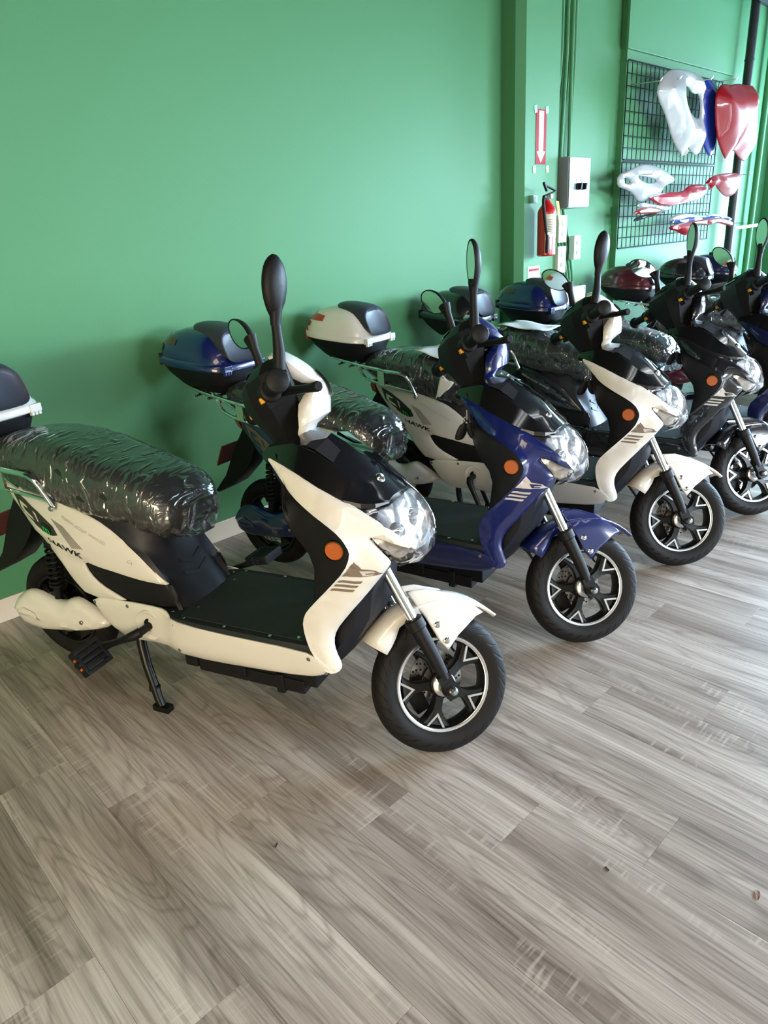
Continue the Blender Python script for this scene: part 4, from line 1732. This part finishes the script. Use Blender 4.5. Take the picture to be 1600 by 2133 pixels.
STEER = ('front_wheel', 'fork_leg', 'front_fender', 'brake_caliper', 'brake_hose', 'handlebar', 'inner_cowl', 'front_cowl')
SCOOT = []
for i in range(len(FLEET)):
    o = PROTO if i == 0 else copy_tree(PROTO)
    SCOOT.append(o)
for (x, y, hd, trim, ckang, body, case, mir, label), root in zip(FLEET, SCOOT):
    root.location = (x, y, 0)
    root.rotation_euler = (0, 0, math.radians(hd))
    tag(root, label, 'scooter', GRP)
    for o in list(walk(root)):
        if o.type != 'MESH' or not o.data.materials:
            continue
        nm = o.name.split('.')[0]
        cur = o.data.materials[0]
        new = None
        if cur == PAINT['white']:
            new = PAINT[case if nm in ('case_lid', 'case_hinge') else body]
        elif nm in ('case_reflector', 'case_latch') and case != 'white':
            new = M_REDD if nm == 'case_reflector' else M_BLK
        elif nm in ('stripe_decal', 'emblem_decal') and body != 'white':
            new = M_SILVER
        elif nm in ('side_decal', 'side_stripe', 'name_lettering') and body != 'white':
            new = M_BROWN
        elif nm == 'emblem_mark' and body != 'white':
            new = PAINT[body]
        if new is not None and new != cur:
            o.material_slots[0].link = 'OBJECT'
            o.material_slots[0].material = new
    Rt = Matrix.Translation(Q0) @ Matrix.Rotation(math.radians(trim), 4, AX) @ Matrix.Translation(-Q0)
    for c in root.children:
        nm = c.name.split('.')[0]
        if nm in STEER:
            c.matrix_basis = Rt
        elif nm == 'crank':
            c.rotation_euler = (0, -math.radians(ckang - 205), 0)
        elif nm == 'mirror':
            k = 0 if c['side'] == -1 else 2
            c.location = Rt @ c.location
            # yaw of the glass normal from the scooter's forward axis, and sideways lean
            c.rotation_euler = (math.radians(mir[k + 1]), 0, math.radians(mir[k] - 180))
            del c['side']
bpy.context.view_layer.update()


def at_scooter(i, p):
    return SCOOT[i].matrix_world @ Vector(p)


# ------------------------------------------------------------------ keys, papers
def key_set(i, off, label, n_fob):
    c = at_scooter(i, off)
    root = empty('key_ring', c)
    MB().lathe([(.012, -.001), (.0135, 0), (.012, .001), (.0105, 0)], (0, 0, -.012), (.6, .8, 0), 20, True).build('ring', M_STEEL, root)
    MB().obox((0, 0, .008), (.004, .004, 0), (-.001, .001, 0), (0, 0, .016)).build('key', M_STEEL, root, smooth=None)
    for k in range(n_fob):
        d = MB()
        a = -.35 + .7 * k
        ax_ = Vector((math.sin(a) * .7, -math.sin(a) * .7, -math.cos(a)))
        e = Vector((.75, -.6, 0)).normalized()
        rings = []
        for t, wd in ((.022, .006), (.028, .014), (.040, .017), (.060, .018), (.075, .015), (.080, .008)):
            rings.append([ax_ * t + e * (wd * math.cos(q)) + ax_.cross(e) * (.006 * math.sin(q)) for q in [2 * PI * j / 12 for j in range(12)]])
        d.loft(rings)
        d.tube([ax_ * .012, ax_ * .026], .0025, 6)
        d.build('fob', M_BLK, root, smooth=40)
    tag(root, label, 'keys', 'key rings hanging from the scooter ignitions')


key_set(1, (1.00, -.105, .80), 'black key fobs hanging at the royal blue scooter\'s ignition', 2)
key_set(2, (1.00, -.105, .80), 'key and black fob hanging at the second white scooter\'s ignition', 2)
key_set(3, (1.00, -.105, .80), 'key and black fob hanging at the black scooter\'s ignition', 2)


def paper(i, corners, label, mt=M_PAPER, name='paper_sheet'):
    d = MB()
    a, b, c, e = [at_scooter(i, p) for p in corners]
    n = 8
    g_ = []
    for u in range(n + 1):
        row = []
        for v in range(n + 1):
            p = a.lerp(b, u / n).lerp(e.lerp(c, u / n), v / n)
            p.z += .004 * math.sin(u * 1.1 + v * .7) + .003
            row.append(p)
        g_.append(row)
    d.loft(g_, False, False)
    o = d.build(name, mt, smooth=60)
    o.modifiers.new('thick', 'SOLIDIFY').thickness = .0008
    tag(o, label, 'paper')
    return o


paper(2, [(.20, -.118, .874), (.40, -.118, .826), (.44, .05, .816), (.22, .09, .874)], 'white manual sheet lying on the wrapped seat of the second white scooter')
paper(2, [(.355, -.152, .775), (.42, -.152, .742), (.365, -.156, .690), (.325, -.156, .665)], 'small white paper tag hanging on the side of the wrapped seat', name='paper_tag')
paper(3, [(.06, -.105, .884), (.33, -.10, .856), (.34, .10, .856), (.07, .10, .886)], 'white manual sheet lying on the wrapped seat of the black scooter')

# ------------------------------------------------------------------ things on the wall
M_CONDUIT = M_WALL
YCOL = 2.747


def wall_tube(name, pts, r, label, cat, mt, group=None):
    o = MB().tube(pts, r, 10).build(name, mt, smooth=60)
    return tag(o, label, cat, group)


# grey switch box
M_EBOX = mat('enamel_grey', srgb(128, 134, 142), 0.42)
bd = .20
qa, qb = on_wall(1185, 325, YW - bd), on_wall(1225, 432, YW - bd)
bw, bh = qb.x - qa.x, qa.z - qb.z
bx = empty('switch_box', (qa.x, YW, qb.z))
MB().box((0, -bd, 0), (bw, 0, bh)).build('body', M_EBOX, bx, smooth=None, bevel=.004)
MB().box((.004, -bd - .008, .004), (bw - .004, -bd, bh - .004)).build('cover', M_EBOX, bx, smooth=None, bevel=.003)
for k in range(2):
    xk = bw * .40 + .060 * k
    MB().disc((xk, -bd - .008, bh * .42), (0, -1, 0), .021, .014, 20).build('dial', M_BLK, bx)
    MB().obox((xk, -bd - .03, bh * .42), (.008, 0, 0), (0, .012, 0), (.004, 0, .020)).build('knob', M_BLK, bx, smooth=None, bevel=.003)
    MB().box((xk - .018, -bd - .0095, bh * .42 + .026), (xk + .018, -bd - .008, bh * .42 + .056)).build('dial_label', M_PAPER, bx, smooth=None)
tag(bx, 'grey metal switch box with two black rotary knobs on the conduits', 'switch box')

# conduits drop from the ceiling into the grey box and run on below it
ORD = ('leftmost', 'second from left', 'third from left', 'fourth from left', 'fifth from left', 'sixth from left', 'rightmost')
for k in range(7):
    y = 2.876 - .034 * (k % 2)
    xt = on_wall(1167 + 5.6 * k, 20, y).x
    xb = qa.x - .03 + (bw + .05) * k / 6
    pts = [(xt, y, ZC), (xt, y, 2.42), (xt + (xb - xt) * .15, y, 2.28), (xb - (xb - xt) * .1, y - .005, qa.z + .10), (xb, y - .005, qa.z - (.01 if 0 < k < 6 else -.0))]
    wall_tube('conduit', bez(pts, 4), .0125, ORD[k] + ' of the thin green conduits entering the grey box from above', 'conduit', M_CONDUIT, 'green painted conduits above the grey box')
ORD5 = ('leftmost', 'second from left', 'middle', 'fourth from left', 'rightmost')
for k in range(5):
    y = 2.872 - .004 * (k % 2)
    xb = qa.x + .03 + (bw - .06) * k / 4
    xm = on_wall(1172 + 5.5 * k, 545, y).x
    pts = [(xb, y, qb.z + .01), (xb + (xm - xb) * .5, y, qb.z - .2), (xm, y, 1.0), (xm, y, .80)]
    wall_tube('conduit', bez(pts, 4), .011, ORD5[k] + ' of the thin green conduits leaving the grey box below', 'conduit', M_CONDUIT, 'green painted conduits below the grey box')
tb = wall_tube('flexible_conduit', bez([(4.80, 2.85, .95), (4.88, 2.84, .80), (4.88, 2.85, .66), (4.82, 2.86, .60)], 5), .011, 'looped green conduit hanging right of the pale metal cover', 'conduit', M_CONDUIT)

# small outlet boxes and the pale cover below
M_OUT = mat('outlet_white', srgb(226, 232, 226), 0.4)
M_OUTP = mat('outlet_pale_green', srgb(170, 222, 190), 0.4)
for nm, c, hw, hh, label, mt in (
        ('outlet_box', (4.335, 2.72, 1.345), .048, .085, 'upper pale outlet box beside the fire extinguisher', M_OUT),
        ('outlet_box', (4.335, 2.72, 1.150), .048, .085, 'lower pale outlet box beside the fire extinguisher', M_OUT),
        ('outlet_box', (4.66, 2.80, 1.215), .042, .080, 'slim white outlet box on the conduits below the grey box', M_OUT)):
    r_ = empty(nm, (c[0], c[1], c[2] - hh))
    MB().box((-hw, 0, 0), (hw, .045, hh * 2)).build('body', mt, r_, smooth=None, bevel=.004)
    d = MB()
    for k in (-1, 1):
        d.disc((0, 0, hh + k * .032), (0, -1, 0), .016, .003, 16)
    d.build('socket', mat('socket_grey', srgb(120, 128, 124), 0.5), r_)
    d = MB()
    d.disc((0, 0, hh), (0, -1, 0), .004, .002, 8)
    d.disc((0, 0, hh * 1.85), (0, -1, 0), .004, .002, 8)
    d.build('screw', M_STEEL, r_)
    tag(r_, label, 'outlet')
r_ = empty('access_panel', (4.40, 2.72, .48))
MB().box((0, 0, 0), (.26, .10, .48)).build('body', mat('panel_pale_grey', srgb(196, 200, 202), 0.45), r_, smooth=None, bevel=.004)
d = MB()
for xx, zz in ((.02, .46), (.24, .46), (.02, .02), (.24, .02)):
    d.disc((xx, 0, zz), (0, -1, 0), .005, .002, 8)
d.build('screw', M_STEEL, r_)
tag(r_, 'pale grey metal access panel below the outlets behind the scooters', 'panel')

# fire extinguisher on the pilaster
pc = on_wall(1139, 460, YCOL - .085)
pb, pt = on_wall(1139, 533, YCOL - .085).z, on_wall(1139, 432, YCOL - .085).z
ex = empty('fire_extinguisher', (pc.x, YCOL - .085, pb))
hgt = pt - pb
M_FIRE = mat('extinguisher_red', srgb(186, 20, 18), 0.28, coat=.6)
R_ = .058
MB().lathe([(.0001, 0), (R_ - .006, 0), (R_, .008), (R_, hgt - .03), (R_ * .92, hgt - .012), (R_ * .62, hgt + .012), (.024, hgt + .026), (.022, hgt + .045), (.0001, hgt + .045)], (0, 0, 0), (0, 0, 1), 36).build('cylinder', M_FIRE, ex)
d = MB()
n = 20
rows_ = []
for zz in (.115, hgt * .86):
    rows_.append([((R_ + .0008) * math.sin(-1.15 + 2.1 * j / n), -(R_ + .0008) * math.cos(-1.15 + 2.1 * j / n), zz) for j in range(n + 1)])
d.loft(rows_, False, False)
lab = d.build('label_band', mat('label_cream', srgb(214, 206, 178), 0.5), ex, smooth=60)
d = MB()
for q in range(9):
    zz = .135 + q * (hgt * .86 - .16) / 9
    for j0, j1 in ((2, 8), (9, 15)):
        rows_ = [[((R_ + .0016) * math.sin(-1.15 + 2.1 * j / n), -(R_ + .0016) * math.cos(-1.15 + 2.1 * j / n), zz + dz) for j in range(j0, j1 + 1)] for dz in (0, .004)]
        d.loft(rows_, False, False)
d.build('label_print', mat('print_grey', srgb(120, 110, 98), 0.6), ex, smooth=None)
d = MB()
d.lathe([(.024, 0), (.026, .004), (.02, .03), (.014, .034), (.0001, .034)], (0, 0, hgt + .042), (0, 0, 1), 20)
d.tube([(0, 0, hgt + .06), (-.045, -.005, hgt + .062)], .008, 10)
d.build('valve', M_STEEL, ex)
d = MB()
d.obox((.018, -.006, hgt + .078), (.052, -.006, .012), (0, .010, 0), (-.001, 0, .004))
d.obox((.02, -.006, hgt + .112), (.050, -.004, -.014), (0, .010, 0), (.001, 0, .004))
d.obox((-.03, -.004, hgt + .118), (.018, 0, -.024), (0, .008, 0), (.004, 0, .004))
d.build('handle', M_BLK, ex, smooth=None, bevel=.002)
MB().disc((.006, -.024, hgt + .062), (0.1, -1, 0), .014, .008, 18).build('gauge', M_OUT, ex)
d = MB()
d.tube(bez([(-.045, -.005, hgt + .062), (-.075, -.02, hgt + .03), (-.066, -.040, hgt * .55), (-.058, -.046, .12), (-.055, -.044, .06)], 4), .0095, 10)
d.build('hose', M_BLK, ex)
MB().tube([(-.055, -.044, .10), (-.054, -.043, .02)], .012, 10).build('nozzle', M_BLK, ex)
MB().obox((-.057, -.046, .135), (.011, 0, 0), (0, .010, 0), (0, 0, .006)).build('hose_clip', M_OUT, ex, smooth=None)
d = MB()
d.add([(.030, -.045, hgt + .035), (.055, -.050, hgt + .03), (.088, -.060, hgt - .125), (.055, -.062, hgt - .120)], [(0, 1, 2, 3)])
o = d.build('inspection_tag', mat('tag_yellow', srgb(232, 196, 78), 0.6), ex, smooth=None)
o.modifiers.new('thick', 'SOLIDIFY').thickness = .001
MB().box((-.075, .05, hgt + .03), (-.035, .085, hgt + .075)).build('bracket', M_STEEL, ex, smooth=None, bevel=.002)
tag(ex, 'red fire extinguisher with yellow tag hung on the green pilaster', 'extinguisher')

# signs
M_SIGNR = mat('sign_red', srgb(150, 14, 20), 0.6, spec=0.2)
M_SIGNW = mat('sign_white', srgb(238, 232, 228), 0.5)
sa, sb = on_wall(1117, 226, YCOL), on_wall(1136, 343, YCOL)
sg = empty('fire_sign', (sa.x, YCOL - .001, sb.z))
sw_, sh_ = sb.x - sa.x, sa.z - sb.z
MB().box((0, -.0015, 0), (sw_, 0, sh_)).build('backing', M_SIGNR, sg, smooth=None)
cx = sw_ / 2
d = MB()
d.add([(cx - sw_ * .22, -.002, sh_ * .97), (cx + sw_ * .22, -.002, sh_ * .97), (cx + sw_ * .22, -.002, sh_ * .24), (cx + sw_ * .42, -.002, sh_ * .24), (cx, -.002, sh_ * .03), (cx - sw_ * .42, -.002, sh_ * .24), (cx - sw_ * .22, -.002, sh_ * .24)],
      [(0, 1, 2, 6), (3, 4, 5), (2, 3, 5, 6)])
d.build('arrow', M_SIGNW, sg, smooth=None)
d = MB()
txt = 'FIRE EXTINGUISHER'
step = sh_ * .72 / len(txt)
for k, chx in enumerate(txt):
    if chx == ' ':
        continue
    V, Fc = text_mesh(chx, .02)
    xs_ = [v[0] for v in V]
    wd = (max(xs_) + min(xs_)) / 2
    d.add([(cx + (a - wd) * step * 1.15, -.003, sh_ * .95 - (k + .95) * step + b * step * 1.15) for a, b in V], Fc)
d.build('lettering', M_SIGNR, sg, smooth=None)
d = MB()
for q, zz in ((-.25, sh_ * .99), (.85, sh_ * 1.0), (-.3, -.03), (1.0, -.025)):
    d.obox((sw_ * q + sw_ * .2, -.001, zz), (.014, 0, .003), (0, .0006, 0), (-.003, 0, .020))
d.build('tape', mat('clear_tape', srgb(160, 214, 186), 0.3), sg, smooth=None)
tag(sg, 'narrow red and white fire sign with downward arrow taped to the pilaster', 'sign')
sa, sb = on_wall(1099, 556, YCOL), on_wall(1118, 590, YCOL)
MBp = MB().box((sa.x, YCOL - .002, sb.z), (sb.x + .04, YCOL, sa.z))
nt = empty('notice_card', (sa.x, YCOL, sb.z))
o = MB().box((0, -.002, 0), (sb.x - sa.x + .03, 0, sa.z - sb.z)).build('card', M_SIGNW, nt, smooth=None)
MB().box((.012, -.003, .02), (sb.x - sa.x + .02, -.002, .026 + (sa.z - sb.z) * .0)).build('print', M_SIGNR, nt, smooth=None)
MB().box((.010, -.003, (sa.z - sb.z) * .72), (sb.x - sa.x + .02, -.002, (sa.z - sb.z) * .86)).build('print', M_SIGNR, nt, smooth=None)
tag(nt, 'small white notice card with red print below the extinguisher', 'sign')

# black standpipe, ceiling pipe, green riser
M_PIPE = mat('pipe_black', (0.012, 0.015, 0.02, 1), 0.45)
xp = 7.30
pp = empty('standpipe', (xp, 2.755, 0))
MB().tube([(0, 0, 0), (0, 0, ZC)], .038, 18).build('pipe', M_PIPE, pp)
d = MB()
for z in (1.28, 2.62):
    d.lathe([(.038, -.008), (.042, -.008), (.042, .008), (.038, .008)], (0, 0, z), (0, 0, 1), 18, True)
d.build('clamp', M_PIPE, pp)
tag(pp, 'black vertical standpipe right of the hanging body panels', 'pipe')
o = MB().box((5.6, 2.55, ZC - .10), (XR, 2.70, ZC - .02)).build('ceiling_beam', M_PIPE, smooth=None, bevel=.004)
tag(o, 'black steel beam under the ceiling in the top right corner', 'beam')
o = MB().tube([(8.02, 2.83, 0), (8.02, 2.83, ZC)], .030, 14).build('riser_pipe', M_WALL)
tag(o, 'green painted riser pipe on the far right wall', 'pipe')
o = MB().tube([(7.52, 2.80, 1.245), (8.6, 2.80, 1.26)], .016, 10).build('water_pipe', mat('pipe_mint', srgb(206, 240, 224), 0.45))
tag(o, 'short pale horizontal pipe right of the black standpipe', 'pipe')
w = MB().box((8.45, 2.60, 0), (XR, YW, ZC))
tag(w.build('trim_2', M_WALL, smooth=None, bevel=.004), kind='structure')

# ------------------------------------------------------------------ wire grids and the body panels hung on them
M_WIRE = mat('wire_black', (0.006, 0.007, 0.009, 1), 0.6, spec=0.1)
YG = 2.812
gl = on_wall(1311, 125, YG)
gb = on_wall(1283, 518, YG)
gx0 = (gl.x + gb.x) / 2
gtop, gbot = gl.z, gb.z
gx1 = on_wall(1497, 250, YG).x
gmid = on_wall(1296, 335, YG).z
print('grid', gx0, gx1, gtop, gmid, gbot)


def grid_panel(z0, z1, label):
    d = MB()
    n = 24
    for k in range(n + 1):
        x = gx0 + (gx1 - gx0) * k / n
        d.tube([(x, YG, z0), (x, YG, z1)], .0030 if 0 < k < n else .0045, 6)
    m_ = 8
    for k in range(m_ + 1):
        z = z0 + (z1 - z0) * k / m_
        d.tube([(gx0, YG - .006, z), (gx1, YG - .006, z)], .0030 if 0 < k < m_ else .0050, 6)
    o = d.build('wire_grid', M_WIRE, smooth=60)
    tag(o, label, 'wire grid', 'black wire display grids')
    return o


grid_panel(gmid + .008, gtop, 'upper black wire grid holding the large white, blue and red fairings')
grid_panel(gbot, gmid - .008, 'lower black wire grid holding the small body panels')


def zc(x, y):
    """a point read off the enlarged crop of the display, in photograph pixels"""
    return 1250 + x / 4.571, 100 + y / 4.571


def hung(name, pts, Yp, bulge, bw, mt, label, cat, holes=(), group='body panels hung on the wire grids', curl=0.0, ridge=None, group_root=None):
    P3 = []
    for p in pts:
        q = on_wall(*zc(*p), Yp)
        P3.append((q.x, -Yp, q.z))
    H_ = []
    for h in holes:
        hh = []
        for p in h:
            q = on_wall(*zc(*p), Yp)
            hh.append((q.x, q.z))
        H_.append(hh)
    Pn = Panel(P3, -1, 1, bulge=bulge, bw=bw, rnd=.010, thick=.004, grid=.03, holes=H_, ridge=ridge)
    o = Pn.mesh().build(name, mt, group_root, smooth=40)
    if label:
        tag(o, label, cat, group)
    return o, Pn


M_FW = mat('fairing_white', (0.46, 0.47, 0.48, 1), 0.3, coat=0.6)
M_FB = mat('fairing_blue', (0.015, 0.035, 0.36, 1), 0.3, coat=0.5)
M_FR = mat('fairing_red', (0.32, 0.003, 0.008, 1), 0.35, coat=0.4, spec=0.3)


def two_lobe(xc, k, zt):
    # a valley between the two tongues of a front fairing
    return lambda x, z: -.05 * math.exp(-((x - xc - k * (z - zt)) / .035) ** 2) * smoothstep(zt + .25, zt - .2, z)


cw = on_wall(*zc(830, 850), 2.66)
hung('front_fairing', [(600, 280), (660, 210), (750, 190), (900, 220), (985, 275), (1025, 400), (985, 415), (988, 650), (985, 800), (970, 960), (935, 1022), (890, 1000), (850, 930), (858, 1000), (820, 1037), (770, 1000), (700, 860), (640, 640), (570, 480), (555, 390)],
     2.66, .10, .10, M_FW, 'large glossy white front fairing hung on the upper wire grid', 'fairing',
     holes=[[(785, 380), (840, 345), (900, 440), (965, 430), (972, 600), (955, 680), (900, 655), (840, 560)]], ridge=two_lobe(cw.x, -.12, cw.z))
hung('front_fairing', [(990, 275), (1100, 310), (1158, 440), (1145, 482), (1112, 455), (1110, 720), (1092, 960), (1060, 1045), (1020, 985), (980, 880), (960, 600)],
     2.73, .07, .08, M_FB, 'glossy blue front fairing half hidden behind the white one', 'fairing')
cr_ = on_wall(*zc(1265, 850), 2.62)
hung('front_fairing', [(1108, 480), (1150, 360), (1200, 335), (1250, 350), (1330, 335), (1400, 350), (1480, 360), (1525, 530), (1500, 545), (1462, 490), (1458, 780), (1442, 960), (1395, 1082), (1345, 1060), (1270, 950), (1215, 1082), (1160, 960), (1120, 830)],
     2.62, .11, .10, M_FR, 'large glossy red front fairing hung at the right end of the grid', 'fairing', ridge=two_lobe(cr_.x, 0.0, cr_.z))
hung('side_fairing', [(180, 1205), (300, 1160), (400, 1105), (500, 1105), (640, 1160), (732, 1262), (660, 1300), (595, 1335), (590, 1400), (460, 1450), (375, 1470), (325, 1380), (250, 1340), (180, 1320)],
     2.70, .06, .06, M_FW, 'white side fairing with a slot on the lower wire grid', 'fairing', holes=[[(345, 1210), (450, 1225), (575, 1262), (480, 1292), (400, 1255)], [(225, 1235), (290, 1240), (310, 1290), (240, 1290)]])
hung('side_fairing', [(470, 1425), (520, 1408), (640, 1372), (800, 1370), (862, 1302), (1000, 1290), (1014, 1335), (990, 1430), (850, 1470), (690, 1505), (640, 1500), (560, 1490)],
     2.66, .05, .05, mat('fairing_pearl_red', (0.38, 0.01, 0.025, 1), 0.3, coat=0.5), 'long glossy red side fairing in the middle of the lower grid', 'fairing')
hung('floor_fairing', [(355, 1500), (420, 1470), (520, 1485), (640, 1510), (680, 1512), (670, 1545), (600, 1555), (500, 1520), (400, 1530)],
     2.64, .03, .03, M_FW, 'white rim panel below the long red side fairing', 'fairing')
hung('floor_fairing', [(318, 1585), (370, 1535), (470, 1512), (560, 1530), (610, 1560), (520, 1575), (420, 1580)],
     2.62, .03, .03, M_FR, 'dark red curved panel below the white rim panel', 'fairing')
hung('inner_fairing', [(330, 1655), (345, 1620), (430, 1585), (560, 1565), (660, 1550), (560, 1590), (460, 1615), (390, 1640)],
     2.64, .02, .03, M_BLK, 'thin black inner panel, lowest of the stack under the red fairing', 'fairing')
hung('tail_fairing', [(1010, 1290), (1080, 1215), (1200, 1188), (1330, 1190), (1345, 1222), (1295, 1300), (1292, 1385), (1255, 1412), (1200, 1415), (1140, 1350), (1105, 1290), (1050, 1372), (1060, 1300)],
     2.60, .06, .05, M_FR, 'red tail fairing with jagged edge hung before the black standpipe', 'fairing')
hung('tail_fairing', [(655, 1655), (700, 1600), (790, 1572), (880, 1578), (1000, 1600), (1060, 1575), (1180, 1585), (1262, 1615), (1268, 1640), (1160, 1625), (1060, 1630), (960, 1640), (860, 1625), (760, 1640)],
     2.70, .05, .04, M_FW, 'white tail fairing, top of the lowest stack on the grid', 'fairing')
hung('tail_fairing', [(660, 1672), (720, 1630), (800, 1625), (880, 1600), (1000, 1612), (1100, 1590), (1250, 1622), (1268, 1650), (1100, 1625), (1000, 1640), (900, 1660), (820, 1680), (740, 1660)],
     2.68, .04, .04, M_FB, 'blue tail fairing sandwiched between white and red ones', 'fairing')
hung('tail_fairing', [(665, 1725), (690, 1690), (760, 1675), (840, 1660), (930, 1640), (1050, 1625), (1160, 1615), (1275, 1650), (1260, 1700), (1230, 1690), (1120, 1660), (1040, 1690), (940, 1680), (870, 1700), (850, 1770), (820, 1788), (740, 1745)],
     2.64, .05, .04, M_FR, 'red tail fairing, bottom of the lowest stack on the grid', 'fairing')
# display hooks
hooks = [((300, 350), (460, 275), (620, 240)), ((490, 330), (780, 280), (820, 255)), ((800, 330), (900, 300), (930, 275)), ((1050, 330), (1300, 300), (1400, 280)), ((230, 1215), (480, 1190), (515, 1160)), ((1200, 1215), (1380, 1212), (1420, 1195)), ((1150, 1668), (1310, 1670), (1335, 1650)), ((720, 1675), (860, 1650), (880, 1630))]
HOOKL = ['empty wire hook at the top left of the upper grid', 'left wire hook through the white front fairing', 'right wire hook through the white front fairing', 'wire hook carrying the red front fairing',
         'wire hook under the white slotted side fairing', 'wire hook carrying the jagged red tail fairing', 'right wire hook of the lowest fairing stack', 'left wire hook of the lowest fairing stack']
for k, (a, b, c) in enumerate(hooks):
    A = on_wall(*zc(*a), YG - .006)
    B = on_wall(*zc(*b), 2.60)
    B.x = A.x + .02
    B.z = A.z - .01
    C_ = B + Vector((.004, -.012, .02))
    o = MB().tube([A + Vector((0, .004, .03)), A, B, C_], .0032, 6).build('display_hook', M_STEEL)
    tag(o, HOOKL[k], 'hook', 'wire display hooks on the grids')

# ------------------------------------------------------------------ bits lying on the floor
M_LEAF = mat('dry_leaf', srgb(112, 72, 48), 0.7)
M_CHIP = mat('dark_chip', srgb(40, 32, 28), 0.7)
lf = on_floor(1578, 1865)
d = MB()
ring = []
for k in range(14):
    a = 2 * PI * k / 14
    ring.append((.013 * math.cos(a), .005 * math.sin(a) * (1 + .3 * math.cos(a)), .0008 + .002 * abs(math.sin(a))))
d.add([(0, 0, .002)] + ring, [(0, k + 1, (k + 1) % 14 + 1) for k in range(14)])
o = d.build('dry_leaf', M_LEAF)
o.location = lf
o.rotation_euler = (0, 0, math.radians(20))
tag(o, 'tiny brown dry leaf on the floor at the right edge', 'leaf')
for (px_, py_, rz, label) in ((576, 1761, .6, 'tiny dark splinter on the planks left of centre'), (1265, 1810, 1.2, 'tiny dark splinter on the planks right of centre')):
    o = MB().obox((0, 0, .001), (.006, 0, 0), (0, .0014, 0), (0, 0, .001)).build('splinter', M_CHIP, smooth=None)
    o.location = on_floor(px_, py_)
    o.rotation_euler = (0, 0, rz)
    tag(o, label, 'debris', 'specks of debris on the floor')

bpy.context.view_layer.update()
